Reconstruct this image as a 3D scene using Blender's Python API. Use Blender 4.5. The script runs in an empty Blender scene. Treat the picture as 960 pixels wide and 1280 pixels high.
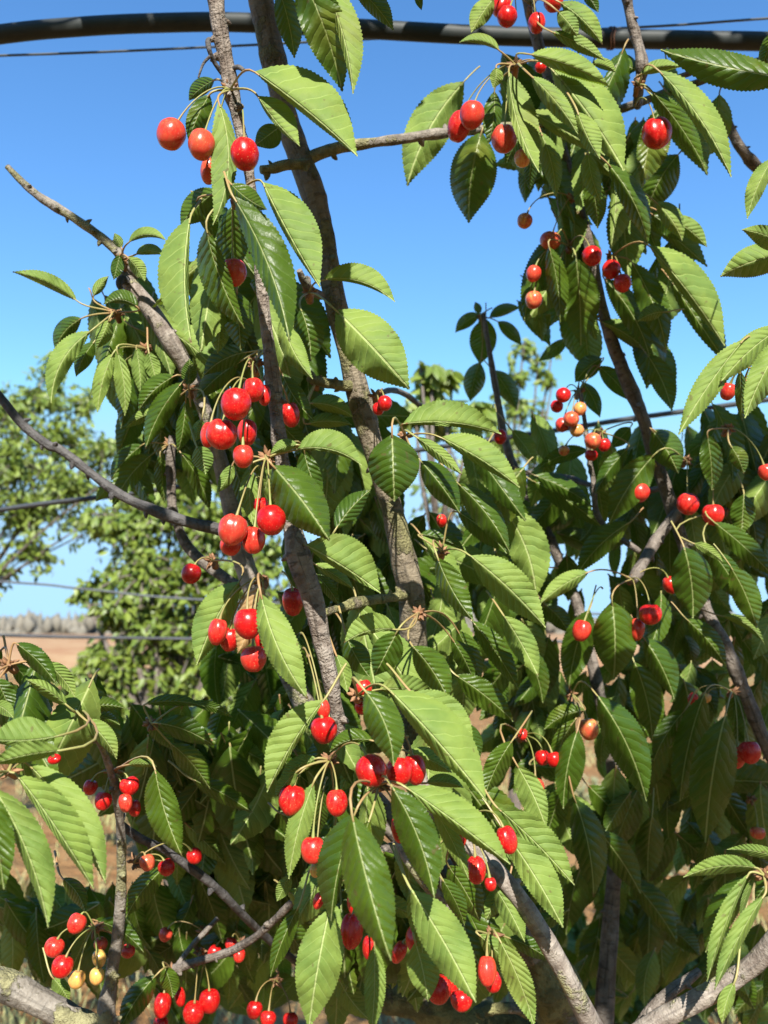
import bpy, math, random
from mathutils import Vector, noise
# ---------------------------------------------------------------- measured layout
# pixel of the 960x1280 photograph + distance from the lens (m) -> a point of the place
# fruiting spurs: x, y, distance
SPUR = {
 'a1':(287,113,.655),'a2':(292,244,.66),'a3':(318,456,.66),'a4':(334,573,.645),'a5':(328,724,.645),'a6':(266,701,.72),
 't1':(470,495,.80),'t2':(506,545,.76),'t3':(552,690,.78),'t4':(524,766,.74),'t5':(386,366,.76),'t6':(395,477,.8),
 'b1':(446,870,.62),'b2':(412,951,.615),'b3':(474,982,.59),'b4':(480,1118,.63),'b5':(545,1180,.65),'b6':(578,1030,.66),
 'r1':(645,82,.80),'r2':(798,106,.84),'r3':(714,248,.95),'r4':(764,320,.93),'r5':(712,308,.96),'r6':(723,490,1.01),
 'r7':(752,540,.98),'r8':(858,576,.97),'r9':(910,536,.9),'r10':(790,724,.93),'r11':(916,866,.97),'r12':(714,868,.95),
 'r13':(652,922,.93),'r14':(664,6,.86),'r15':(955,1094,.60),'r16':(940,1000,1.0),'r17':(960,470,.66),'r18':(905,640,1.0),
 'l1':(145,392,.84),'l2':(182,436,.83),'l3':(236,487,.82),'l4':(152,326,.83),'l5':(212,556,.92),
 'k1':(118,1160,.74),'k2':(140,966,.71),'k3':(98,888,.66),'k4':(168,1078,.75),'k5':(216,1214,.85),'k6':(10,832,.6),
 'k7':(10,965,.52),'k8':(345,1226,.9),'k9':(250,1190,.86),'k10':(255,1165,.9),'x1':(602,396,1.2),
 'c1':(615,1170,.66),'c2':(300,1178,.92),'k11':(190,905,.75),
}
# leaves: spur base_x base_y tip_x tip_y bow  left_w right_w  left_tilt right_tilt  distance tip_dz  flags
# (left = left of the way from base to tip; tilt>0: that edge bends away from the lens) flags G glossy upper side, U pale under side, L kept in sun, D in shade, W withered, -
LEAF = '''
a1 318 90 447 196 4 45 6 12 68 .62 -.02 UL
a1 322 120 375 183 -3 24 4 15 60 .63 -.01 UL
a2 350 158 318 182 0 18 14 10 10 .74 .02 GD
a1 268 100 236 126 -3 10 12 10 30 .67 .02 GD
a1 262 118 236 178 -3 16 13 25 5 .65 .0 GD
a1 273 127 266 282 16 11 22 50 10 .635 -.02 UL
a2 272 238 226 284 -4 20 18 20 30 .68 .01 G
a2 238 272 240 430 -8 5 34 60 8 .64 -.05 UL
a2 258 285 306 411 -6 13 24 5 50 .64 .02 GL
a2 291 245 362 428 10 30 15 12 40 .60 -.03 GL
a2 288 229 334 262 -3 14 14 20 25 .61 -.02 GL
a2 328 228 400 360 -2 38 5 12 62 .64 -.02 UL
a2 290 258 291 346 0 21 20 15 15 .70 .02 GD
a2 248 256 268 300 3 12 10 20 20 .69 .02 GD
t5 376 386 388 452 4 20 18 15 10 .72 .0 GL
a3 352 395 391 474 -6 15 13 25 15 .67 -.02 UL
t5 404 350 494 378 12 22 4 15 55 .73 -.01 UL
t5 420 388 512 487 2 35 33 6 10 .71 -.02 UL
a4 372 562 452 582 10 25 4 12 55 .645 -.02 UL
a4 372 556 338 568 -3 6 10 20 20 .64 -.01 UL
a4 341 582 412 676 3 28 31 40 4 .60 -.01 GL
t2 490 543 493 627 0 33 31 8 10 .67 .0 GL
t2 504 530 627 543 8 28 5 15 55 .75 -.02 UL
t2 551 547 650 610 4 24 8 6 50 .73 -.02 UL
t2 520 546 578 594 2 9 8 20 30 .70 -.01 UL
t2 526 576 575 641 2 19 17 18 22 .71 .0 GL
t2 572 604 637 690 6 16 18 30 12 .74 .0 GL
t3 588 695 682 785 4 27 20 8 40 .73 -.02 UL
t3 547 697 592 776 -4 19 14 8 20 .69 -.02 GL
t3 525 668 582 690 5 11 5 15 45 .80 -.01 GL
t3 572 640 634 692 4 15 14 20 20 .77 .0 G
a5 382 682 476 742 3 38 7 8 58 .65 -.02 UL
a5 393 705 443 737 2 10 6 10 50 .67 -.01 UL
a5 395 718 424 757 2 9 8 20 20 .68 .0 G
t4 495 787 430 804 -7 4 22 50 10 .67 -.01 UL
t4 434 798 462 846 -2 17 15 15 25 .69 .0 GL
t4 496 790 468 845 0 20 18 20 20 .71 .01 G
t4 420 818 434 866 2 11 11 15 25 .67 -.01 UL
t4 516 808 561 876 4 21 18 10 20 .69 .0 GL
b1 474 862 546 874 6 18 6 12 50 .62 -.01 UL
b1 487 863 608 1002 3 40 12 8 48 .575 -.03 UL
b1 515 866 592 942 3 30 8 14 40 .60 -.02 UL
b1 456 863 492 958 9 22 23 12 26 .545 -.02 GL
a5 326 742 385 874 -8 26 17 10 30 .575 -.02 UL
a6 299 727 246 832 -5 18 26 35 6 .65 -.01 UL
a5 324 730 297 817 4 17 20 15 15 .635 -.005 WL
l3 246 558 257 593 2 14 13 10 20 .71 .0 UL
l3 252 524 244 552 0 9 8 20 10 .72 .0 UL
a4 312 583 316 656 -2 11 12 15 10 .642 -.01 UL
a4 291 580 271 616 2 8 9 15 20 .66 .0 UL
a3 352 466 393 526 -4 14 16 25 10 .71 .0 GL
t6 388 504 441 521 5 14 9 12 30 .78 .0 UL
t6 385 530 440 531 4 11 8 12 30 .79 .0 UL
a4 380 563 404 626 -3 13 16 30 10 .70 .01 G
t4 420 661 463 612 3 15 13 20 10 .75 .02 G
a3 310 440 254 470 -6 13 16 20 20 .75 .02 GD
a3 300 452 245 500 -4 14 14 20 20 .78 .02 GD
a2 262 344 243 396 0 13 12 20 20 .74 .02 G
a2 276 394 272 442 0 13 12 15 20 .73 .0 UL
a2 296 364 301 438 0 20 19 15 15 .71 .0 GL
l1 96 376 15 340 -6 6 12 40 10 .85 -.02 UL
l1 117 370 136 345 2 7 7 20 20 .85 .0 UL
l4 150 318 142 350 0 9 8 10 30 .82 .0 GL
l4 152 310 143 291 0 6 6 20 20 .82 .0 UL
l4 161 303 208 301 9 10 4 10 50 .80 -.02 UL
l4 170 318 206 319 5 9 5 12 45 .81 -.02 UL
l4 160 322 181 352 2 11 8 10 30 .80 .0 UL
l1 172 384 129 381 -8 5 13 50 15 .82 .0 G
l1 102 398 69 438 -6 12 13 20 20 .85 .02 GD
l1 113 414 64 504 -13 13 17 30 8 .79 -.02 UL
l1 118 427 95 471 -3 12 10 15 20 .81 .0 GL
l1 136 400 121 436 0 12 9 10 25 .80 .0 UL
l2 141 442 122 516 -4 10 12 30 10 .80 -.01 UL
l2 146 438 156 520 4 9 12 10 30 .80 .0 UL
l2 152 462 151 536 4 17 11 20 20 .82 .01 GD
l2 170 434 175 492 2 10 10 15 15 .82 .0 UL
l2 186 440 196 478 0 10 10 15 15 .82 .0 UL
l3 218 470 173 514 -5 12 15 20 20 .79 .01 G
l3 228 478 182 561 -6 14 15 15 25 .78 .01 G
l3 232 500 222 566 2 13 9 15 20 .79 .01 GD
l3 195 515 157 536 -4 8 9 20 10 .84 .0 UL
l3 236 482 237 448 0 10 10 15 15 .78 .0 G
l5 178 556 139 601 -4 11 13 20 15 .90 .01 GD
l5 190 568 141 634 -6 13 17 20 10 .89 .0 G
l5 145 604 120 627 -2 8 9 15 15 .92 .0 U
l5 200 568 206 629 0 11 10 20 20 .91 .02 GD
l5 226 566 262 638 5 13 12 15 25 .88 .02 GD
r1 348 -14 368 73 3 17 15 15 15 .69 .02 GD
a1 372 -40 428 115 6 28 27 18 16 .60 .03 GD
a1 400 -30 441 118 8 24 6 8 45 .62 -.02 UL
a1 440 -22 492 38 3 16 12 15 20 .65 .01 G
r1 520 -12 527 13 0 5 5 10 10 .7 .0 GD
r14 617 -2 589 41 -2 12 14 10 20 .80 -.01 UL
r1 624 63 574 53 -7 4 10 40 10 .79 -.01 UL
r1 620 84 616 110 2 9 8 10 20 .79 .0 UL
r1 580 102 509 233 -10 27 28 14 12 .895 .0 UL
r1 602 165 586 279 -5 31 27 10 16 .86 .03 GD
r1 618 114 610 181 3 10 14 20 10 .82 .0 G
r1 636 90 674 216 -8 26 7 8 50 .77 -.03 UL
r1 664 190 662 238 0 9 8 20 20 .82 .02 GD
r1 655 165 632 206 -2 9 10 15 20 .84 .01 G
r1 676 165 695 246 4 13 13 16 20 .80 .0 UL
r1 663 68 762 109 6 18 12 8 40 .73 -.01 UL
r1 664 95 723 168 4 13 14 10 25 .73 -.02 UL
r1 688 85 780 214 5 38 18 6 35 .75 -.03 UL
r1 722 140 750 199 -2 18 11 8 20 .72 -.01 UL
r1 735 190 751 253 -3 11 13 14 10 .78 .0 UL
r1 760 205 810 306 8 17 15 15 20 .82 .02 GD
r1 738 220 747 286 2 14 15 15 15 .84 .02 GD
r14 700 3 753 56 5 16 11 10 25 .80 .0 UL
r14 697 14 722 46 2 12 12 10 20 .79 .0 UL
r14 690 40 757 76 3 11 10 12 25 .80 .0 UL
r14 728 -12 748 16 2 8 8 10 20 .80 .0 G
r2 740 80 770 91 4 9 6 10 30 .82 .0 UL
r2 796 88 758 82 -4 12 14 20 20 .86 .02 GD
r2 801 93 852 84 5 10 7 10 35 .80 -.01 UL
r2 823 88 914 222 9 24 10 8 42 .77 -.02 UL
r2 815 114 880 207 4 16 15 14 18 .81 .02 G
r2 985 98 825 62 3 27 20 14 20 .66 .02 GD
r2 968 38 950 92 0 11 10 15 20 .66 .02 GD
r2 826 133 803 234 -4 26 14 12 25 .86 .01 GL
r2 848 193 808 270 -6 22 20 15 20 .90 .02 GD
r2 815 268 852 302 3 12 12 15 20 .90 .0 GL
r4 820 253 853 301 4 15 12 10 20 .87 .0 UL
r4 838 272 884 309 3 14 10 10 22 .88 .0 UL
r4 795 235 806 273 2 10 9 12 20 .88 .0 UL
r17 988 312 927 287 -5 17 13 30 8 .70 -.02 UL
r17 988 318 900 346 -6 20 20 18 14 .71 .0 UL
r17 966 198 934 274 -4 10 13 25 10 .75 -.01 UL
r4 812 308 906 433 4 32 8 8 40 .87 .0 UL
r4 790 328 833 438 6 19 19 12 20 .92 .01 GL
r4 830 390 797 402 -3 8 11 15 10 .90 .0 UL
r5 700 288 655 402 -8 17 15 15 20 .95 .02 GD
r5 686 308 700 404 4 14 13 12 18 .92 .02 GD
r5 720 322 726 432 2 25 25 14 16 .93 .03 GD
r4 755 348 812 446 8 17 16 15 18 .94 .01 G
r4 808 442 840 514 4 17 14 12 20 .96 .0 G
r5 734 388 745 426 0 9 8 10 10 .97 .0 UL
r6 752 448 719 478 -3 13 14 15 15 1.02 .01 GD
r6 728 478 750 522 3 9 12 12 18 1.04 .0 G
r6 748 458 788 502 3 12 12 15 18 1.02 .01 G
r17 930 424 848 544 -4 16 17 20 8 .62 -.02 UL
r17 978 408 900 479 -5 16 18 16 8 .63 -.02 UL
r17 985 420 931 523 -5 20 18 20 8 .61 -.02 UL
r17 925 463 928 527 0 9 8 20 20 .68 .02 GD
r8 815 538 848 592 3 21 19 14 18 .94 .01 GD
r7 785 560 744 617 -3 10 11 10 20 .98 .0 GL
r8 818 568 761 656 -5 22 20 16 14 .92 .01 G
r9 884 543 890 613 2 15 14 16 18 .89 .02 GD
r9 914 558 930 592 2 12 11 10 20 .88 .0 GL
r9 930 618 927 669 0 16 16 14 14 .93 .0 GL
r10 787 653 721 719 -6 14 18 20 10 .95 .01 G
r10 736 715 674 756 -4 10 13 20 8 .90 -.01 UL
t3 630 770 673 846 2 18 15 10 30 .77 -.01 UL
t4 590 776 648 862 3 16 12 12 28 .80 .0 G
x1 682 708 640 702 -3 6 9 20 10 .98 .0 UL
r10 765 752 767 850 3 28 28 14 14 .88 .02 GD
r10 737 762 711 861 -4 21 19 15 18 .92 .02 GD
r10 805 798 843 874 4 20 15 10 22 .91 .0 GL
r10 855 684 866 773 4 27 25 14 16 .85 .02 GD
r18 866 679 904 703 3 7 6 8 20 .86 -.01 UL
r18 888 688 928 753 4 15 20 18 16 .88 .02 GD
r18 913 708 946 786 4 18 17 18 18 .87 .02 GD
r18 893 653 968 722 3 15 15 18 18 .90 .02 GD
r11 902 770 956 806 9 7 6 10 30 .93 -.01 UL
r11 858 774 908 834 4 15 13 12 18 .93 .01 G
r12 747 870 808 1002 8 25 24 12 26 .84 .0 GL
r10 793 828 816 930 5 21 19 15 18 .95 .02 GD
r11 856 888 817 952 -4 12 15 18 12 .94 .0 G
r11 880 868 850 1002 -5 23 19 14 22 .92 .02 GD
r11 906 896 882 1054 -4 29 29 14 16 .88 .02 GD
r12 730 888 680 912 -5 12 14 20 14 .95 .01 GD
r12 722 912 704 1011 -4 21 15 12 20 .87 .0 GL
r12 718 998 742 1122 6 23 19 12 22 .86 .0 G
r12 748 1038 801 1117 3 19 17 15 18 .95 .02 GD
r12 702 985 684 1042 0 17 16 16 16 .97 .02 GD
r12 735 982 786 1042 3 17 16 16 16 .98 .02 GD
r11 815 1020 810 1102 -2 19 17 15 15 .97 .02 GD
r13 646 956 683 1036 3 15 19 14 14 .72 -.01 UL
r13 640 926 606 994 -3 15 15 15 12 .72 .0 GL
b3 622 1010 718 1107 3 26 8 8 42 .66 -.02 UL
b3 634 1044 704 1160 3 26 16 6 26 .64 -.02 UL
b3 507 984 638 1081 2 30 10 10 45 .56 -.02 UL
b3 490 983 543 1123 8 25 23 12 20 .54 -.02 GL
b3 440 1018 489 1202 -3 30 29 14 16 .50 -.02 GL
b3 444 1016 414 1152 -5 9 28 30 14 .55 .0 GL
b3 462 1024 439 1111 -2 11 11 20 14 .57 .0 GL
b2 392 978 361 1099 -4 15 15 18 12 .60 -.01 UL
b2 405 875 334 991 -5 5 30 50 8 .58 -.01 UL
b2 372 964 344 997 -2 9 10 15 10 .60 .0 UL
b2 400 984 400 1042 0 11 10 15 15 .62 .02 GD
b4 412 1136 386 1286 -2 29 28 14 8 .56 -.01 UL
b4 468 1180 464 1294 2 14 13 10 25 .58 .0 UL
b5 512 1113 528 1191 3 17 12 12 22 .58 .0 UL
b5 519 1178 535 1252 2 21 19 12 16 .58 .0 UL
b5 514 1112 595 1254 3 30 25 12 12 .55 -.02 UL
b6 552 1098 581 1157 3 13 11 12 22 .56 .01 G
b6 540 1008 586 1100 3 12 10 15 25 .57 .0 UL
b6 560 1082 600 1152 3 21 18 16 18 .68 .02 GD
c1 632 1108 607 1152 -2 12 12 14 14 .68 .0 UL
c1 618 1108 656 1178 2 15 13 10 24 .66 -.01 UL
c1 598 1168 642 1217 3 13 12 12 20 .64 .0 UL
c1 624 1174 668 1284 4 16 17 12 20 .62 -.01 UL
c1 635 1172 692 1203 3 12 11 14 18 .75 .0 G
b1 533 979 580 985 4 11 6 12 35 .62 -.01 UL
b1 510 940 565 966 3 14 12 12 22 .63 .0 UL
b4 373 1134 338 1221 -3 12 11 18 14 .66 .0 GL
b4 362 1094 346 1127 0 9 9 14 14 .68 .0 UL
r15 946 1085 854 1097 -8 10 14 35 12 .60 -.02 UL
r15 978 1074 908 1062 -4 7 9 30 14 .61 -.01 UL
r15 936 1094 882 1191 -6 18 20 16 16 .63 .01 G
r15 936 1092 884 1228 -5 4 14 55 10 .60 -.02 UL
r15 956 1118 893 1238 -4 8 14 40 10 .59 -.02 UL
r15 945 1093 925 1152 -3 4 5 20 14 .61 .0 UL
r15 918 1228 903 1280 -3 9 11 20 10 .61 -.01 UL
r15 980 1088 944 1126 -3 14 14 16 16 .62 .01 G
k7 20 968 117 1112 4 33 7 8 52 .52 -.03 UL
k7 35 955 132 1105 10 30 10 8 40 .54 -.02 UL
k7 -8 985 60 1160 10 29 9 8 46 .50 -.02 UL
k7 -18 985 5 1112 2 23 22 12 14 .48 -.01 GL
k3 73 920 -18 924 4 7 30 46 10 .53 -.02 UL
k3 76 938 -12 956 -3 9 17 35 10 .52 -.02 UL
k6 20 804 71 856 4 14 12 12 24 .60 .0 GL
k3 84 882 32 849 -3 9 10 25 12 .61 -.01 UL
k6 58 828 94 872 3 13 8 10 30 .61 -.01 UL
k6 -6 848 13 892 2 15 14 12 16 .58 .0 GL
k6 -8 880 17 898 3 10 8 12 20 .57 -.01 UL
k6 14 828 50 872 2 12 12 16 16 .63 .02 GD
k6 2 812 -20 850 -2 11 12 16 16 .62 .0 G
k3 107 900 146 949 4 15 9 8 30 .60 -.01 UL
k3 94 882 116 861 2 7 6 16 16 .63 .0 G
k3 104 886 156 885 4 11 8 14 24 .64 .01 G
k3 104 894 150 906 4 10 9 14 24 .65 .01 G
k11 182 880 256 883 5 9 6 14 30 .75 .0 G
k11 238 879 291 897 4 7 6 14 26 .76 .0 G
k11 197 904 267 932 5 17 14 14 22 .74 .01 G
k11 214 930 263 987 4 17 16 16 20 .76 .02 GD
k11 184 898 217 938 2 12 12 16 18 .76 .02 GD
k2 194 962 228 1071 -4 19 23 16 12 .66 .0 GL
k2 160 956 196 958 3 6 5 12 20 .68 -.01 UL
k11 240 974 316 1016 3 13 12 16 20 .78 .02 GD
k4 206 1084 157 1147 -4 14 15 16 14 .78 .01 G
k4 78 1098 106 1140 5 12 11 12 22 .60 -.01 GL
k1 118 1150 180 1191 7 12 9 12 26 .76 -.01 GL
k1 66 1222 86 1252 2 10 12 12 16 .78 .0 UL
k5 195 1219 150 1288 -4 16 15 20 10 .80 -.01 GL
k5 205 1208 216 1248 2 12 12 14 14 .82 .0 G
k1 150 1190 120 1225 0 9 9 14 14 .78 .0 G
r7 640 538 670 581 2 13 9 10 24 .98 -.01 UL
r7 735 563 672 586 -5 9 11 20 12 1.05 .01 GD
r7 668 594 741 634 4 13 12 14 18 1.02 .0 G
r7 788 534 764 560 0 10 10 14 14 1.02 .02 GD
x1 664 600 755 661 4 14 14 16 18 1.05 .01 G
x1 638 618 656 692 2 15 14 14 14 1.08 .02 GD
x1 625 598 634 668 0 10 10 14 14 1.1 .02 GD
r10 684 758 711 792 3 12 12 14 14 1.0 .02 GD
t4 572 788 601 852 2 14 13 14 18 .82 .01 G
b1 570 844 642 902 3 17 16 16 18 .80 .01 G
t4 566 800 592 850 2 13 12 14 16 .80 .01 G
b1 578 904 600 948 2 12 11 14 18 .70 .0 G
b2 396 948 350 974 -3 9 12 20 10 .61 .0 UL
b2 466 926 412 940 -8 5 14 30 16 .60 .0 GL
x1 600 393 569 416 -3 8 9 16 16 1.2 .02 GD
x1 607 398 600 456 0 17 17 14 14 1.2 .03 GD
x1 612 397 651 385 4 8 7 14 20 1.2 .01 GD
x1 622 402 652 432 2 9 8 14 18 1.21 .02 GD
x1 600 392 594 377 0 5 5 14 14 1.2 .01 GD
x1 600 453 588 502 -2 14 13 14 18 1.22 .02 GD
x1 616 463 646 512 3 13 12 14 18 1.22 .02 GD
'''
# branches: name, bark, list of x y radius_px distance ('|' separated)
BRANCH = [
 ('branch','cane','266 -30 11 .66|272 20 11.5 .66|281 70 11 .66|288 110 10.5 .66|297 150 8 .66|308 195 8 .66|317 260 7.5 .66|325 330 8 .66|333 410 9 .66|342 480 10.5 .66|350 560 10 .66|363 640 11 .66|374 700 16 .655|390 745 14 .655|402 800 12.5 .655|412 845 11.5 .655|421 892 8 .66|428 930 6 .665'),
 ('branch','trunk','318 -40 17 .83|330 20 17.5 .83|342 75 17.5 .83|356 140 16 .83|376 200 17 .83|394 250 16.5 .83|407 310 15 .83|417 370 15.5 .83|435 440 15.5 .83|452 510 17 .83|471 575 15 .83|488 630 15 .83|502 690 17 .83|514 745 18 .83|516 800 19 .84|512 870 20 .86|530 960 21 .88|580 1060 23 .9|625 1130 25 .92|665 1190 25 .93'),
 ('trunk','mossy','612 1110 18 .93|650 1168 27 .935|688 1225 31 .94|712 1300 36 .96|735 1500 44 1.0|738 1800 52 1.04|738 2700 60 1.1'),
 ('branch','lichen','372 206 9 .83|398 193 9.5 .83|430 183 8 .83|470 178 7 .83|520 171 7 .84|560 166 6.5 .86|620 160 6.5 .9|690 153 6 .95|745 145 6 .96|795 130 5.5 .95|835 115 5.5 .93|873 103 5 .91|915 86 5 .88|960 72 5 .86|990 62 5 .85'),
 ('branch','mossy','384 206 7 .81|362 206 7.5 .80|340 211 7 .79|326 212 6.5 .785'),
 ('branch','bark','655 -30 8 .97|662 10 8 .97|674 60 8 .97|690 112 8.5 .97|696 165 9 .97|708 210 8.5 .97|722 258 8.5 .97|735 305 8 .97|748 365 8 .98|766 430 8.5 .99|788 485 9 1.0|803 522 9 1.0|813 556 9 1.01|832 610 9 1.01|848 660 8 1.01|864 712 8 1.01|882 760 8 1.01|904 802 9 1.0|928 858 9.5 1.0|951 915 10 1.0|975 965 11 1.0|1010 1040 12 1.0|1040 1200 15 1.02|1010 1500 20 1.05|900 1900 26 1.08|745 2300 34 1.1'),
 ('branch','bark','846 640 7 1.0|822 673 8 .98|803 705 8 .95|790 726 7 .93'),
 ('branch','bark','780 -30 7.5 .86|788 20 7 .86|799 60 7 .86|803 85 7.5 .85|799 108 7 .87|797 132 5.5 .93'),
 ('branch','bark','892 128 4.5 .99|905 145 6 1.0|920 176 7 1.0|945 208 7.5 1.01|985 240 8 1.02|1030 290 9 1.03|1060 500 10 1.05|1045 900 12 1.05|1030 1130 13 1.03'),
 ('branch','bark','604 392 3 1.2|613 447 4 1.2|624 510 4.5 1.2|634 560 5 1.2|652 605 6 1.2|676 650 7 1.2|700 703 7 1.2|722 757 7 1.18|745 850 8 1.15|770 1000 10 1.13|760 1200 12 1.1|742 1420 18 1.04'),
 ('branch','bark','650 590 4 1.18|707 597 4.5 1.15|738 606 4 1.12|790 615 4 1.08|830 610 4 1.02'),
 ('branch','bark','724 486 3 1.02|730 520 3 1.01|735 560 3.3 1.0|742 604 3.6 1.0|750 650 4 1.0|800 690 4 .98'),
 ('branch','lichen','9 208 4 .86|26 226 5 .86|48 245 5 .855|70 259 6.5 .855|92 272 6 .85|118 290 6.5 .85|142 310 6.5 .85|156 328 7 .85|172 345 8 .86'),
 ('branch','silver','152 345 10 .85|168 362 11 .85|190 390 12 .85|212 425 12.5 .85|234 462 11 .86|253 505 10 .87|272 565 11 .88|288 630 12 .88|304 700 14 .88|330 770 14 .88|370 860 15 .9|430 960 17 .92|520 1060 19 .94|610 1140 22 .95|680 1215 25 .96'),
 ('branch','dark','-30 460 5 .8|-6 488 5.5 .8|28 530 6 .8|60 556 6.5 .8|75 562 6 .8|112 590 6 .8|150 618 7 .8|200 641 7.5 .8|245 655 8 .8|274 662 8 .81|300 675 8 .85'),
 ('branch','lichen','138 1300 14 .75|133 1265 13 .75|137 1235 9 .75|144 1190 8.5 .75|150 1140 7.5 .745|152 1090 6.5 .74|151 1040 6.5 .73|145 990 5.5 .71|130 940 5 .69|112 908 4.5 .67|98 888 5 .66'),
 ('branch','lichen','-40 1212 17 .76|0 1228 18 .76|45 1250 18 .76|90 1273 18 .76|140 1300 19 .77|260 1380 24 .85|450 1500 32 .95|735 1620 42 1.02'),
 ('branch','dark','150 1030 6 .745|175 1048 6 .76|205 1062 6 .78|245 1090 6 .8|275 1114 5.6 .82|300 1140 5.2 .85|340 1178 5 .92|400 1225 4.5 1.0'),
 ('branch','bark','217 1211 6 .85|250 1201 5 .85|285 1190 5.5 .85|318 1172 5 .83|345 1148 5 .81|372 1122 5 .79|400 1103 5.5 .77|440 1080 7 .76|490 1060 8 .78|560 1045 9 .86'),
 ('branch','bark','222 1206 3.5 .85|240 1182 3.5 .86|256 1165 3.5 .87|272 1148 3 .88'),
 ('branch','silver','520 940 8 .70|535 1000 10 .69|570 1040 11 .68|606 1073 12.5 .67|636 1106 12.5 .66|664 1145 12.5 .66|690 1188 13 .66|713 1230 13.5 .66|736 1275 14.5 .67|760 1330 16 .7|760 1450 20 .85|742 1600 26 1.0'),
 ('branch','silver','498 1050 10 .69|520 1085 10 .68|545 1118 8 .69|572 1140 6 .70'),
 ('branch','silver','790 1296 13 .63|830 1272 13.5 .625|872 1250 13.5 .62|910 1228 13.5 .62|944 1203 14 .615|970 1175 15 .61|1000 1140 15 .61'),
 ('branch','silver','760 1310 16 .8|780 1302 14 .66|792 1296 13 .635'),
 ('branch','bark','792 1290 6 .65|812 1264 7.5 .65|838 1240 7.5 .655|858 1226 7 .66|874 1214 6 .665'),
 ('branch','mossy','505 744 7 .82|478 748 6 .79|450 753 6 .77|425 760 6 .75|402 768 5 .73'),
 ('branch','mossy','438 482 7.5 .82|420 481 6.5 .81|398 477 6 .80|386 473 5 .79'),
 ('branch','bark','402 370 6 .82|390 364 6 .79|380 352 5.5 .77|374 338 4 .76'),
 ('branch','bark','462 500 4 .9|486 488 4 .98|505 492 4 1.05|520 503 4 1.1|540 520 4 1.15'),
 ('branch','bark','216 545 5 .92|213 575 6.5 .92|214 605 6.5 .92|217 640 6 .92|240 690 7 .92|300 735 8 .9'),
 ('branch','mossy','420 1222 19 1.0|480 1244 21 1.0|545 1262 22 1.0|610 1278 24 1.0|680 1310 26 1.0'),
 ('branch','dark','278 92 3.5 .66|268 78 3.2 .655|262 64 3 .65|260 52 3.6 .65|263 48 2.5 .65'),
 ('branch','dark','263 70 2 .65|254 80 1.6 .65|248 97 1.3 .65'),
 ('branch','dark','286 88 3 .66|297 84 3.5 .655|305 88 2.5 .65'),
 ('branch','bark','846 96 2.5 .9|858 93 3.5 .89|866 88 4.5 .885|862 80 3 .88'),
 ('branch','dark','160 352 6 .84|152 350 6 .835|149 357 4 .83|156 368 3 .835'),
 ('branch','mossy','596 1268 7 .9|620 1260 7 .9|645 1262 6 .9|668 1272 6 .92'),
]
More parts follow.
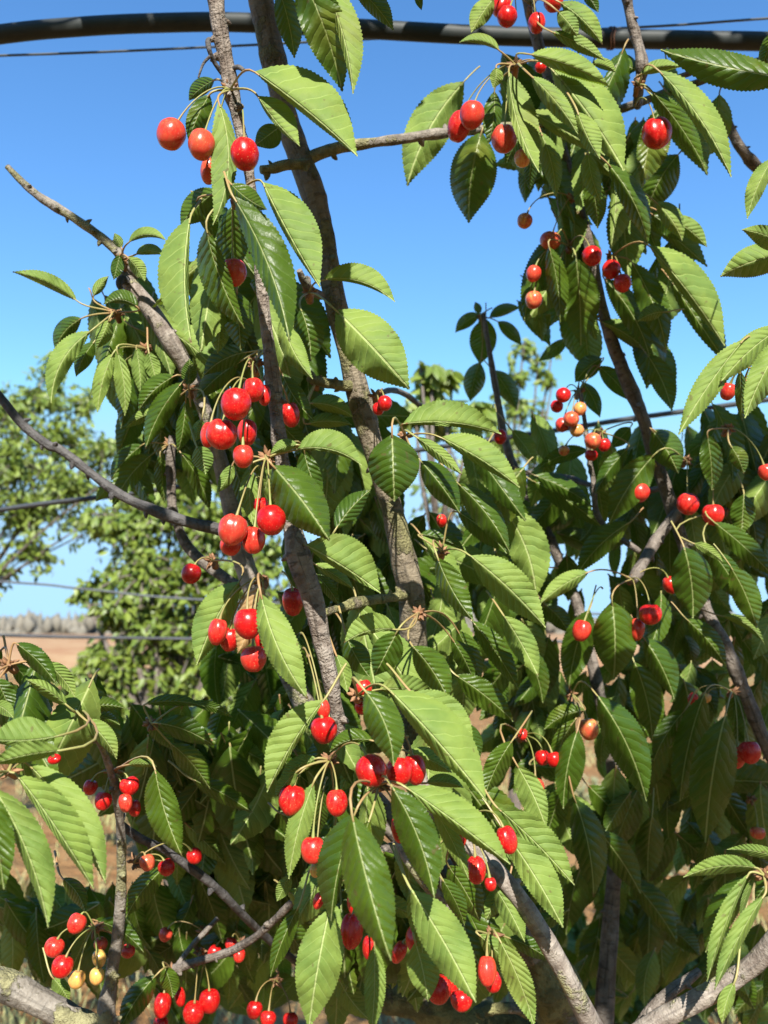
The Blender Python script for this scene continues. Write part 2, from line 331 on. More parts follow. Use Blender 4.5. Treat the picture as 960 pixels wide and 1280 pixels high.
# cherries: x y rx ry ripeness distance spur crease | label
CHERRY = '''
214 168 18.5 20.5 .62 .63 a1 0|orange-red cherry against open sky, outermost of the cluster hanging highest on the pale cane
252 181 17.5 20.5 .55 .625 a1 0|orange-red cherry between two others in the highest cluster on the pale cane
306 193 18.5 21.5 .92 .61 a1 0|bright red cherry hanging in front of the pale cane, reddest of its cluster
262 213 12 18 .5 .655 a1 0|orange cherry half hidden behind a long hanging leaf in the highest cane cluster
292 340 17 18.5 .6 .68 a2 0|lone shaded orange cherry hanging behind folded leaves halfway up the pale cane
627 9 13.5 14 .9 .82 r14 0|upper of two overlapping red cherries above the grey pipe
634 21 13 13.5 .95 .80 r14 0|lower of two overlapping red cherries in front of the grey pipe
671 29 11 13.5 .85 .82 r14 0|red cherry on a straight pale stalk just above the grey pipe
692 3 13 12 .85 .84 r14 0|topmost cherry of the tree, cut by the picture edge beside an upright branch
676 84 8 7 .85 .79 r1 0|tiny slice of red cherry peeking from under pale leaves below the pipe
590 144 16.5 18 .7 .79 r1 0|streaky orange-red cherry at the bare horizontal branch, in front of a redder one
574 158 15.5 20 .85 .815 r1 0|red shaded cherry tucked behind a streaky orange one at the horizontal branch
630 174 17 17.5 .58 .79 r1 1|shaded orange cherry with a faint crease beside a small pale one
653 198 11 11.5 .25 .78 r1 0|small pale peach cherry beside a larger shaded orange one
821 167 19.5 19.5 .9 .8 r2 1|large single red cherry with a pale streak, hanging alone under the upper branch
656 276 10 10 .35 .93 r3 0|small brownish orange cherry on a thin dark stalk against the sky
688 301 14 12 .4 .95 r3 0|shaded brownish cherry half hidden under leaves below a small orange one
740 320 13 13 .95 .90 r5 0|glossy red cherry on the dark upper branch, highest of three in a diagonal row
764 337 12 12.5 .88 .91 r4 0|middle cherry of three red ones in a diagonal row on the upper branch
778 354 11.5 12 .88 .90 r4 0|lowest cherry of three red ones in a diagonal row on the upper branch
667 342 10 11 .6 .94 r5 0|orange cherry peeking out beside dark hanging leaves, above a duller one
667 375 11 12 .4 .94 r5 0|dull orange-brown cherry under the dark hanging leaves, against the sky
698 342 10 12 .75 .95 r5 0|red-orange cherry seen between two dark hanging leaves
704 494 10 10 .95 0.980 r6 0|bright red cherry at the top of the small multicoloured bunch against the sky
696 508 8.5 8 .92 1.000 r6 0|dark red cherry behind the top red one of the small multicoloured bunch
725 511 8.5 9 .3 0.980 r6 0|pale orange cherry beside a thin twig in the multicoloured bunch
714 524 10.5 10 .42 0.970 r6 0|orange cherry in the middle of the multicoloured bunch
703 531 9.5 9.5 .6 0.990 r6 0|brownish red cherry behind the orange middle of the multicoloured bunch
721 538 9.5 8.5 .25 0.980 r6 0|pale yellowish cherry at the foot of the multicoloured bunch
741 551 11 10.5 .42 0.960 r7 0|brownish olive cherry just below the multicoloured bunch, above two red ones
755 556 8.5 9 .95 0.980 r7 0|small red cherry beside a brownish olive one against the sky
739 569 8.5 7.5 .95 0.980 r7 0|small red cherry directly under a brownish olive one
705 563 7 7 .3 1.000 r7 0|tiny peach cherry partly behind a dark leaf under the multicoloured bunch
948 451 9 8 .6 .68 r17 0|orange-red slice of cherry behind big sunlit leaves
910 489 10 12 .78 .71 r17 0|red cherry hanging under big sunlit leaves at the picture edge
929 483 8 11 .5 .72 r17 0|orange cherry partly covered by the big sunlit leaves, beside a redder one
799 615 14 13 .72 .93 r8 0|mottled orange-red cherry hanging alone in front of a broad shaded leaf
860 630 14.5 14.5 .85 .93 r8 0|round red cherry hanging straight down from a brown bud cluster
891 643 14 14 .82 .92 r9 1|red cherry with a dimple beside a rounder one in the shaded crown
957 590 9 11 .65 .9 r9 0|dull red cherry cut by the picture edge in the shaded crown
838 731 9.5 12 .8 .95 r10 0|shaded red cherry half behind a broad dark leaf
727 788 12 14.5 .78 .9 r10 0|red cherry hanging against the edge of a broad dark leaf, above the bare ground
813 768 15 14 .93 .88 r10 0|glossy red cherry in front of a duller one under the spiky bud cluster
796 786 10.5 15 .72 .9 r10 0|dull red cherry between a broad dark leaf and a glossy red cherry
736 911 12.5 14.5 .36 .93 r12 0|lone peach coloured cherry in deep shade
678 947 10 10 .92 .9 r13 0|shaded red cherry behind its twin above a peach-red one
692 949 10 10 .95 .88 r13 0|bright red cherry in front of its twin above a peach-red one
669 985 12 14 .58 .87 r13 0|peach-red cherry on a straight green stalk among shaded leaves
653 918 6.5 8 .85 .92 r13 0|tiny red cherry among brown bud scales above a peach-red one
937 940 14 15 .88 .93 r11 0|glossy red cherry in deep shade at the picture edge, hiding a paler one
921 946 10 15 .6 .95 r11 0|orange-red cherry behind a glossy red one in deep shade
866 873 6 8 .7 .97 r11 0|tiny dull red cherry above dark hanging leaves in deep shade
882 872 7 7 .2 .97 r11 0|tiny greenish cherry above dark hanging leaves in deep shade
947 1041 10 8 .38 .98 r16 0|small orange cherry at the picture edge above a tuft of bright folded leaves
295 505 20 21.5 .96 .60 a3 0|largest glossy red cherry, front and top of the cluster midway down the pale cane
317 487 14 16 .88 .63 a3 0|red cherry behind the largest glossy one midway down the pale cane
330 494 9 14 .85 .645 a3 0|narrow red cherry peeking out against the cane behind two stalks
277 543 21 19.5 .85 .61 a3 1|plump double-lobed red cherry with a deep crease midway down the pale cane
261 543 11 17 .82 .625 a3 0|red cherry pressed behind a plump creased one
309 540 13 18 .88 .65 a3 0|shaded red cherry behind the creased one and an oval one
304 570 13.5 15.5 .72 .605 a3 0|small oval orange-red cherry on a short stalk between two clusters
363 518 12 17 .97 .70 a3 0|dark red shaded cherry behind the pale cane
291 662 19.5 20.5 .7 .60 a4 1|orange-red creased cherry with a bright highlight, beside a rounder redder one
339 650 19.5 20 .96 .595 a4 0|smooth glossy red cherry with a dimpled top beneath a pointed green leaf
317 675 15 18 .75 .61 a4 1|red cherry wedged between and below two larger ones on the cane
325 632 11 12 .88 .64 a4 0|red cherry seen behind and above a smooth glossy one
288 682 14 13 .82 .625 a4 0|shaded red cherry under an orange-red creased one
239 717 13 13.5 .95 .7 a6 0|lone round red cherry on a curved green stalk beside the blurred trees
310 779 18.5 20.5 .95 .595 a5 0|glossy red cherry in front of a withered tan leaf
272 789 12.5 18 .82 .63 a5 0|oval red cherry on the outer side of a withered tan leaf
287 799 13 16 .88 .655 a5 0|red cherry partly covered by a withered tan leaf
317 823 17 17.5 .75 .61 a5 0|orange-red cherry at the bottom of the withered leaf cluster
329 796 11 19 .88 .635 a5 0|red cherry squeezed between a glossy one and a big bright leaf
366 752 14 19 .97 .72 a5 0|dark red shaded cherry showing behind the knot of the cane
481 504 9.5 10 .95 .77 t1 0|small bright red cherry beside the smooth trunk
473 511 8 8.5 .95 .78 t1 0|small dark red cherry tucked under another beside the smooth trunk
625 546 9 10 .88 1.0 x1 0|shaded red cherry beside a thin dark twig behind ribbed leaves
552 651 7 9 .8 .9 t3 0|small orange-red cherry seen through a gap beside the trunk
455 860 11 11 .9 .62 b1 0|small red cherry peeking above a big upright glossy leaf
405 912 17.5 18 .93 .63 a5 0|dark red cherry at the bottom end of the pale cane
404 886 9 13 .7 .635 a5 0|orange-red cherry hidden against the tip of the pale cane
452 884 9 10 .88 .64 b1 0|shaded red cherry under the leaf stalks near the cane tip
464 963 20.5 21 .97 .57 b2 0|large dark red cherry beside a big leaf tip, first of three in a row
499 964 17.5 18 .93 .585 b1 0|red cherry in the middle of three in a row, partly under a leaf tip
518 961 14.5 20 .95 .595 b1 0|glossy red cherry at the end of three in a row, against pale leaves
365 999 18 19.5 .9 .60 b2 2|heart-shaped red cherry with a notch hanging beside a narrow leaf
421 1003 14 17.5 .87 .59 b2 0|egg-shaped red cherry with a pale speckled side, beside a heart-shaped one
391 1062 16 17.5 .78 .585 b2 0|round orange-red cherry hanging just above a small yellow one
395 1088 8.5 9 .12 .6 b2 0|small pale yellow cherry under a round orange-red one
420 1043 8 9 .55 .62 b2 0|small orange cherry behind the edge of a folded leaf
499 1036 10 18 .95 .57 b3 0|dark red cherry half covered by a glossy hanging leaf
575 1046 9 14 .85 .62 b6 0|red cherry behind a ribbed leaf above a waxy oblong one
595 1087 13.5 17.5 .88 .6 b6 2|waxy oblong red cherry beside the end of the pale arching branch
613 1105 8 9 .9 .64 b6 0|small red cherry peeking under the pale arching branch
634 1049 12.5 18.5 .96 .62 b6 0|glossy oblong red cherry framed by bright ribbed leaves above the arching branch
446 1127 13 17 .95 .6 b4 0|shaded red cherry at the top of the bunch beside the big hanging leaf
440 1163 14 22 .96 .58 b4 2|long dark red cherry in shade beside the big hanging leaf
398 1126 7 11 .8 .63 b4 0|dull red cherry behind a folded leaf and thin twig
461 1184 8 15 .95 .62 b4 0|dark red sliver of cherry behind the edge of the big hanging leaf
499 1190 9 15 .78 .64 b5 0|orange-red sliver of cherry behind the tip of the big hanging leaf
522 1172 16 18 .92 .62 b5 0|red cherry behind an overlapping bright leaf in the lowest cluster
536 1160 11 18 .93 .64 b5 0|red cherry seen between two broad bright leaves in the lowest cluster
609 1213 12 19 .72 .61 c1 0|pinkish red cherry with a soft sheen beyond the tip of a ribbed leaf
616 1226 11.5 14 .85 .625 c1 0|red cherry overlapped by a pinkish one beyond a ribbed leaf tip
548 1236 16.5 18.5 .93 .62 b5 0|shaded red cherry in the lowest bunch under a broad ribbed leaf
564 1228 11 17 .93 .64 b5 0|shaded red cherry between two others in the lowest bunch
577 1250 14.5 14 .96 .6 b5 0|glossy bright red cherry hanging at the very bottom of the lowest bunch
96 1154 12 13 .82 .73 k1 0|red cherry on its own above the yellow and red bunch
68 1184 13 12.5 .82 .73 k1 0|outermost red cherry of the yellow and red bunch
78 1208 14 14 .9 .715 k1 0|reddest cherry beside the yellow ones in the mixed bunch
96 1224 11 11.5 .1 .72 k1 0|pale yellow cherry on a long straight stalk, lowest of the mixed bunch
121 1220 9.5 11 .06 .73 k1 0|yellow cherry against the slim grey branch, lower of two
124 1198 9 11 .12 .74 k1 0|yellow cherry against the slim grey branch, upper of two
126 1180 9 8.5 .5 .75 k1 0|small orange cherry at the slim grey branch above two yellow ones
160 1189 9.5 8.5 .72 .8 k1 0|orange-red cherry just behind the slim grey branch
162 982 13 12 .92 .7 k2 0|bright red cherry just above a duller one against the slim dark branch
157 1003 9 12.5 .68 .695 k2 0|orange-red oval cherry under a bright red one at the slim dark branch
129 1001 11 12 .93 .7 k2 0|round red cherry on the outer side of the slim dark branch
113 984 9 10 .88 .715 k2 0|red cherry shaded behind big ribbed leaves beside the slim dark branch
168 1010 8 11 .93 .72 k2 0|dark red cherry hidden behind the slim branch pair
68 949 9 6 .95 .58 k7 0|sliver of dark red cherry under broad pale leaves
184 1078 10 11 .48 .74 k4 0|brown withered cherry on a knobbly spur of the slim branch
208 1084 11 11 .97 .76 k4 0|dark red cherry beside a brown withered one
243 1070 10 10.5 .96 .78 k4 0|dark red cherry at a glossy hanging leaf in the shaded lower crown
207 1168 9 9 .62 .9 k10 0|dull orange-red cherry deep in shade above a forked dry twig
268 1190 9.5 9 .92 .9 c2 0|shaded red cherry just behind the dry forked twig
289 1180 8 8.5 .85 .9 c2 0|sunlit red cherry touching the dry forked twig
299 1194 8 9 .85 .9 c2 0|small red cherry just below the dry forked twig
203 1256 11 16 .95 .82 k5 0|red cherry half behind a drooping bright leaf at the bottom edge
225 1246 7 12 .95 .84 k5 0|narrow red cherry between two darker ones at the bottom edge
201 1279 10 9 .93 .84 k5 0|shaded red cherry cut off at the bottom edge under the drooping leaf
242 1266 14 15 .97 .84 k9 0|very dark red cherry in the shaded pair at the bottom edge
262 1251 14 15 .97 .85 k9 0|very dark red cherry, upper of the shaded pair at the bottom edge
318 1262 10.5 11 .95 .86 k8 0|red cherry, first of three small ones at the bottom edge under curved stalks
335 1273 10.5 10 .92 .85 k8 0|glossy red cherry, middle of three small ones at the bottom edge
363 1275 10 10 .9 .87 k8 0|red cherry, last of three small ones at the bottom edge by a pale leaf
'''
# dense inner foliage: centre x, y, half width, half height, count, nearest distance, farthest distance
FILL = [
 (800,640,130,90,26,.98,1.35),(900,700,90,140,30,.98,1.4),(760,820,140,70,22,1.0,1.4),(860,960,120,120,34,1.0,1.45),
 (700,960,90,110,24,.95,1.3),(610,860,70,70,16,.9,1.2),(600,760,70,70,10,.9,1.2),(540,740,60,70,12,.9,1.15),(470,700,60,60,10,.9,1.1),(430,580,60,60,12,.92,1.1),
 (400,760,60,60,12,.85,1.1),(480,860,70,60,12,.85,1.1),(340,900,70,70,14,.85,1.1),(300,1010,90,70,22,.85,1.15),(330,1110,90,60,20,.9,1.2),
 (270,1130,70,70,16,.95,1.2),(420,1060,60,90,16,.75,1.0),(480,1110,70,90,16,.72,1.0),(560,1130,70,80,14,.75,1.0),(300,1240,90,40,10,1.0,1.3),
 (640,1120,60,60,6,.95,1.2),(700,380,40,60,6,1.0,1.2),(700,170,50,60,9,.98,1.15),(760,230,50,60,8,.98,1.15),(240,440,70,40,12,.92,1.1),
 (180,440,40,60,8,.9,1.0),(250,540,50,50,10,.92,1.1),(170,560,40,50,5,.95,1.1),(290,390,35,60,8,.8,1.0),(240,960,80,50,14,.8,1.05),(330,560,40,60,6,.8,1.0),
 (690,640,50,40,5,1.15,1.4),(930,600,50,60,10,1.0,1.2),(930,1050,60,60,12,1.0,1.3),(400,1200,70,50,6,.8,1.1),(160,930,60,40,8,.8,1.0),(925,1235,50,45,9,.95,1.3),(60,1175,60,45,12,.95,1.15),(180,1190,60,60,10,.9,1.1),(720,1160,100,70,18,1.05,1.5),(820,1180,80,80,16,1.1,1.5),(640,700,40,80,6,1.1,1.4),(400,960,60,60,8,.75,.95),
]
SUN_STRENGTH = 5.0
SKY_STRENGTH = .138
SKY_SAT = 1.2
DARK_FRUIT = {(263,213),(292,340),(366,752),(363,518),(574,157),(687,300)}
SHADE_K = 2.5
SKY_BLOCK_N = 2200
LIT_R = .013
FILL_K = 2.6
EXPOSURE = .98
# places the unseen leaves overhead keep in shade: pixel x, y, half extents, distances, leaves
SHADE = [(800,640,120,110,.9,1.2,60),(900,760,80,170,.85,1.2,60),(760,860,130,110,.9,1.2,60),(830,1000,140,120,.85,1.2,70),(800,1180,120,90,2.3,2.8,130),(540,1265,120,20,.95,1.05,24),(270,1130,120,110,.85,1.15,60),
 (720,380,40,60,.92,1.0,24),(270,1090,110,110,.75,1.1,60),(240,960,80,60,.7,.9,26),(640,640,60,60,1.0,1.2,20),(350,1230,120,60,.8,1.1,30),(70,1180,70,40,.9,1.2,24),(430,1150,60,80,.75,1.0,30),(590,270,30,40,.84,.9,10),(390,30,40,60,.6,.7,14),(345,90,20,90,.83,.84,14)]
LITPTS = [(285,50,.66),(350,560,.65),(400,760,.65),(640,1110,.66),(700,1200,.66),(900,1235,.62),(450,520,.82),(470,185,.83),(180,390,.84),(40,240,.85),(780,50,.86),(145,1200,.74),(60,1255,.76),(300,1190,.85),(100,1190,.74)]
# sunlit outer leaves: pixel x, y, half extents, count, distances
OUTER = [(700,150,60,50,7,.84,.95),(740,230,60,70,9,.9,.98),(690,340,35,60,8,.97,1.02),(850,150,40,50,4,.86,.95),(600,650,60,70,9,.84,.95),(560,800,70,70,8,.84,.95),(420,600,30,60,6,.84,.95),
 (360,430,30,50,5,.76,.85),(220,440,50,30,7,.86,.92),(150,440,40,30,5,.86,.92),(270,340,25,50,5,.72,.8),(460,820,50,40,5,.76,.84),(650,1060,40,60,5,.74,.85),(560,1010,40,40,3,.7,.8),(420,1090,40,60,4,.68,.75),
 (930,600,30,60,4,.9,.98),(855,345,40,60,5,.92,1.0),(805,430,25,40,3,.97,1.02),(60,900,50,30,4,.62,.68)]

# ================================================================ helpers
random.seed(11)
F = 1108.0; CX, CY = 480.0, 640.0
CAM_H = 1.3
PITCH = math.radians(7.45)
CAM = Vector((0, 0, CAM_H))
RIGHT = Vector((1, 0, 0)); UP = Vector((0, -math.sin(PITCH), math.cos(PITCH))); FWD = Vector((0, math.cos(PITCH), math.sin(PITCH)))
SUN_DIR = Vector((.075, -.775, .615)).normalized()      # towards the sun: high behind the photographer

def P(x, y, d):
    return CAM + RIGHT * ((x - CX) / F * d) + UP * (-(y - CY) / F * d) + FWD * d

def to_px(p):
    v = p - CAM; d = v.dot(FWD)
    return (CX + v.dot(RIGHT) / d * F, CY - v.dot(UP) / d * F, d) if d > 1e-4 else (0, 0, d)

scene = bpy.context.scene
COL = scene.collection

class MB:
    def __init__(s): s.v = []; s.f = []; s.uv = []; s.mi = []; s.rnd = []
    def add(s, verts, faces, uvs=None, mi=0, rnd=.5):
        o = len(s.v); s.v += [tuple(p) for p in verts]; s.rnd += [rnd] * len(verts)
        for f in faces:
            s.f.append(tuple(o + i for i in f)); s.mi.append(mi)
            s.uv.append([uvs[i] for i in f] if uvs else [(0.25, .5)] * len(f))
    def build(s, name, mats, parent=None, origin=None, smooth=True):
        me = bpy.data.meshes.new(name)
        o = origin or Vector((0, 0, 0))
        me.from_pydata([(p[0] - o.x, p[1] - o.y, p[2] - o.z) for p in s.v], [], s.f)
        uvl = me.uv_layers.new(name='UVMap')
        uvl.data.foreach_set('uv', [c for f in s.uv for uv in f for c in uv])
        me.polygons.foreach_set('material_index', s.mi)
        me.polygons.foreach_set('use_smooth', [smooth] * len(s.f))
        at = me.attributes.new('rnd', 'FLOAT', 'POINT'); at.data.foreach_set('value', s.rnd)
        for m in (mats if isinstance(mats, (list, tuple)) else [mats]): me.materials.append(m)
        me.update()
        ob = bpy.data.objects.new(name, me); COL.objects.link(ob)
        ob.location = o
        if parent is not None:
            ob.parent = parent; ob.location = o - parent.location
        return ob

def tag(o, label=None, cat=None, group=None, kind=None):
    for k, v in (('label', label), ('category', cat), ('group', group), ('kind', kind)):
        if v: o[k] = v
    return o

def empty(name, loc, label, cat, group=None):
    o = bpy.data.objects.new(name, None); COL.objects.link(o); o.location = loc
    o.empty_display_size = .05
    return tag(o, label, cat, group)

def cr(pts, n):
    """Catmull-Rom through tuples, n samples per span"""
    out = []; m = len(pts)
    for i in range(m - 1):
        p0, p1, p2, p3 = pts[max(i - 1, 0)], pts[i], pts[i + 1], pts[min(i + 2, m - 1)]
        for k in range(n):
            t = k / n; t2 = t * t; t3 = t2 * t
            out.append(tuple(.5 * (2 * b + (c - a) * t + (2 * a - 5 * b + 4 * c - d) * t2 + (3 * b - a - 3 * c + d) * t3) for a, b, c, d in zip(p0, p1, p2, p3)))
    out.append(tuple(pts[-1])); return out

def tube(mb, pts, sides=8, mi=0, rnd=.5, rough=0., seed=0., caps=True, knob=None):
    """pts: [(Vector, radius)]"""
    n = len(pts); rings = []; ln = 0.
    t0 = (pts[1][0] - pts[0][0]).normalized()
    ref = Vector((0, 0, 1)) if abs(t0.z) < .9 else Vector((1, 0, 0))
    nrm = t0.cross(ref).normalized()
    V = []; U = []
    for i, (p, r) in enumerate(pts):
        t = (pts[min(i + 1, n - 1)][0] - pts[max(i - 1, 0)][0])
        t = t.normalized() if t.length > 1e-9 else t0
        nrm = (nrm - t * nrm.dot(t)).normalized(); bi = t.cross(nrm)
        if i: ln += (p - pts[i - 1][0]).length
        for k in range(sides + 1):
            a = 2 * math.pi * k / sides
            d = nrm * math.cos(a) + bi * math.sin(a)
            rr = r
            if rough:
                q = p + d * r
                rr *= 1 + rough * noise.noise(q * (22 if r > .006 else 45) + Vector((seed, 0, 0))) + rough * .5 * noise.noise(q * 95 + Vector((0, seed, 0)))
            if knob: rr *= 1 + knob * max(0, noise.noise(Vector((ln * 38 + seed, seed, 0))) - .12) * 1.4
            V.append(p + d * rr); U.append((k / sides, ln))
    Fc = []
    s1 = sides + 1
    for i in range(n - 1):
        for k in range(sides):
            a = i * s1 + k; Fc.append((a, a + 1, a + s1 + 1, a + s1))
    mb.add(V, Fc, U, mi, rnd)
    if caps:
        for i, sg in ((0, -1), (n - 1, 1)):
            p, r = pts[i]; t = (pts[min(i + 1, n - 1)][0] - pts[max(i - 1, 0)][0]).normalized()
            ring = [V[i * s1 + k] for k in range(sides)]
            c = p + t * sg * r * .25
            mb.add(ring + [c], [((k, (k + 1) % sides, sides) if sg > 0 else ((k + 1) % sides, k, sides)) for k in range(sides)], None, mi, rnd)

# ================================================================ materials
class NT:
    def __init__(s, name):
        s.m = bpy.data.materials.new(name); s.m.use_nodes = True; s.t = s.m.node_tree; s.t.nodes.clear()
        s.out = s.n('ShaderNodeOutputMaterial')
    def n(s, ty, **kw):
        x = s.t.nodes.new(ty)
        for k, v in kw.items():
            if k == 'inp':
                for a, b in v.items():
                    if isinstance(b, bpy.types.NodeSocket): s.t.links.new(b, x.inputs[a])
                    else: x.inputs[a].default_value = b
            else: setattr(x, k, v)
        return x
    def l(s, a, b): s.t.links.new(a, b)
    def math(s, op, a, b=None, c=None, clamp=False):
        x = s.n('ShaderNodeMath', operation=op, use_clamp=clamp)
        for i, q in enumerate((a, b, c)):
            if q is None: continue
            if isinstance(q, bpy.types.NodeSocket): s.l(q, x.inputs[i])
            else: x.inputs[i].default_value = q
        return x.outputs[0]
    def mix(s, fac, a, b, mode='MIX'):
        x = s.n('ShaderNodeMix', data_type='RGBA', blend_type=mode)
        for i, q in ((0, fac), (6, a), (7, b)):
            if isinstance(q, bpy.types.NodeSocket): s.l(q, x.inputs[i])
            else: x.inputs[i].default_value = q if i == 0 else (*q, 1)
        return x.outputs[2]
    def sstep(s, v, a, b):
        x = s.n('ShaderNodeMapRange', interpolation_type='SMOOTHSTEP')
        s.l(v, x.inputs[0]); x.inputs[1].default_value = a; x.inputs[2].default_value = b
        return x.outputs[0]
    def noise(s, vec, scale, detail=3, rough=.55):
        x = s.n('ShaderNodeTexNoise', inp={'Scale': scale, 'Detail': detail, 'Roughness': rough})
        if vec is not None: s.l(vec, x.inputs['Vector'])
        return x.outputs['Fac']
    def bsdf(s, col, rough=.5, normal=None, **kw):
        x = s.n('ShaderNodeBsdfPrincipled')
        for k, q in (('Base Color', col), ('Roughness', rough), ('Normal', normal)):
            if q is None: continue
            if isinstance(q, bpy.types.NodeSocket): s.l(q, x.inputs[k])
            else: x.inputs[k].default_value = (*q, 1) if k == 'Base Color' else q
        for k, q in kw.items():
            x.inputs[k.replace('_', ' ')].default_value = q
        return x

def leaf_material(name, top, top2, under, trans, withered=False, veins=True):
    N = NT(name)
    rnd = N.n('ShaderNodeAttribute', attribute_name='rnd').outputs['Fac']
    geo = N.n('ShaderNodeNewGeometry'); back = geo.outputs['Backfacing']
    pos = geo.outputs['Position']
    uv = N.n('ShaderNodeUVMap', uv_map='UVMap').outputs[0]
    sx = N.n('ShaderNodeSeparateXYZ', inp={0: uv})
    u = sx.outputs[0]; v = sx.outputs[1]
    av = N.math('ABSOLUTE', N.math('MULTIPLY', N.math('SUBTRACT', v, .5), 2.))
    side = N.math('GREATER_THAN', v, .5)
    wob = N.math('MULTIPLY', N.math('SUBTRACT', N.noise(pos, 48., 2), .5), .10)
    ph = N.math('SUBTRACT', u, N.math('MULTIPLY', N.math('POWER', av, 1.15), .2))
    ph = N.math('ADD', N.math('ADD', ph, wob), N.math('MULTIPLY', side, .037))
    fr = N.math('FRACT', N.math('MULTIPLY', ph, N.math('ADD', 8.6, N.math('MULTIPLY', rnd, 3.))))
    m = N.math('MINIMUM', fr, N.math('SUBTRACT', 1., fr))          # 0 on a side vein, .5 between
    vein = N.math('MULTIPLY', N.sstep(m, .06, .012), N.sstep(av, 1.02, .55))
    rib = N.sstep(av, .05, .026)
    quilt = N.math('POWER', N.math('MULTIPLY', m, 2.), .55)
    net = N.noise(pos, 480., 3, .65)
    big = N.noise(pos, 26., 3)
    h = N.math('ADD', N.math('MULTIPLY', quilt, N.math('ADD', .35, N.math('MULTIPLY', big, .9))), N.math('MULTIPLY', net, .3))
    h = N.math('ADD', h, N.math('MULTIPLY', big, 2.2))
    h = N.math('SUBTRACT', h, N.math('MULTIPLY', rib, 1.1))
    sgn = N.math('SUBTRACT', 1., N.math('MULTIPLY', back, 1.9))     # veins sink above, stand proud below
    bump = N.n('ShaderNodeBump', inp={'Strength': .7 if veins else .2, 'Distance': .0016, 'Height': N.math('MULTIPLY', h, sgn)})
    ct = N.mix(N.sstep(N.math('ADD', N.math('MULTIPLY', rnd, .7), N.math('MULTIPLY', big, .5)), .2, .95), top, top2)
    ct = N.mix(N.math('MULTIPLY', vein, .32), ct, tuple(min(1, c * 2.0 + .02) for c in top2))
    cu = N.mix(N.sstep(big, .35, .7), under, (under[0] * .66, under[1] * .76, under[2] * .8))
    cu = N.mix(N.math('MULTIPLY', vein, .6), cu, tuple(min(1, c * 1.5 + .05) for c in under))
    ribc = (.36, .42, .16) if not withered else (.5, .34, .15)
    ct = N.mix(N.math('MULTIPLY', rib, .75), ct, ribc)
    cu = N.mix(N.math('MULTIPLY', rib, .85), cu, tuple(c * 1.25 for c in ribc))
    spot = N.sstep(N.noise(pos, 150., 1, .4),   .72, .76)
    c = N.mix(back, ct, cu)
    yel = N.math('MULTIPLY', N.sstep(N.noise(pos, 13., 3), .60, .72), .35)
    c = N.mix(yel, c, (.27, .27, .045))
    edge = N.math('MULTIPLY', N.sstep(N.noise(pos, 55., 2), .60, .66), N.sstep(u, .93, .985))
    c = N.mix(edge, c, (.13, .075, .03))
    c = N.mix(N.math('MULTIPLY', spot, .55), c, (.10, .06, .025))
    r = N.math('ADD', N.math('MULTIPLY', back, .28), N.math('ADD', .34, N.math('MULTIPLY', net, .12)))
    b = N.bsdf(c, r, bump.outputs[0], Specular_IOR_Level=.42)
    tr = N.n('ShaderNodeBsdfTranslucent', inp={'Color': N.mix(N.math('MULTIPLY', vein, .5), trans, tuple(c * .55 for c in trans)), 'Normal': bump.outputs[0]})
    ms = N.n('ShaderNodeMixShader', inp={0: .2, 1: b.outputs[0], 2: tr.outputs[0]})
    N.l(ms.outputs[0], N.out.inputs[0]); return N.m

M = {}
M['leaf'] = leaf_material('leaf_blade', (.040, .084, .006), (.068, .120, .009), (.20, .282, .05), (.26, .38, .02))
M['withered'] = leaf_material('withered_blade', (.42, .26, .11), (.48, .30, .13), (.5, .33, .16), (.5, .3, .1), True)
M['far_leaf'] = leaf_material('far_leaf_blade', (.09, .15, .02), (.19, .25, .035), (.21, .275, .055), (.34, .42, .04), veins=False)

def simple(name, col, rough=.5, col2=None, scale=60., bump=0., **kw):
    N = NT(name)
    pos = N.n('ShaderNodeNewGeometry').outputs['Position']
    c = col; nz = N.noise(pos, scale, 4)
    if col2: c = N.mix(N.sstep(nz, .35, .65), col, col2)
    nr = None
    if bump: nr = N.n('ShaderNodeBump', inp={'Strength': bump, 'Distance': .002, 'Height': nz}).outputs[0]
    b = N.bsdf(c, rough, nr, **kw); N.l(b.outputs[0], N.out.inputs[0]); return N.m
M['petiole'] = simple('petiole', (.30, .30, .10), .45, (.34, .20, .09), 18.)
M['stalk'] = simple('cherry_stalk', (.24, .27, .07), .5, (.27, .19, .07), 22.)
M['bud'] = simple('bud_scale', (.16, .075, .035), .7, (.33, .17, .08), 160., .4)

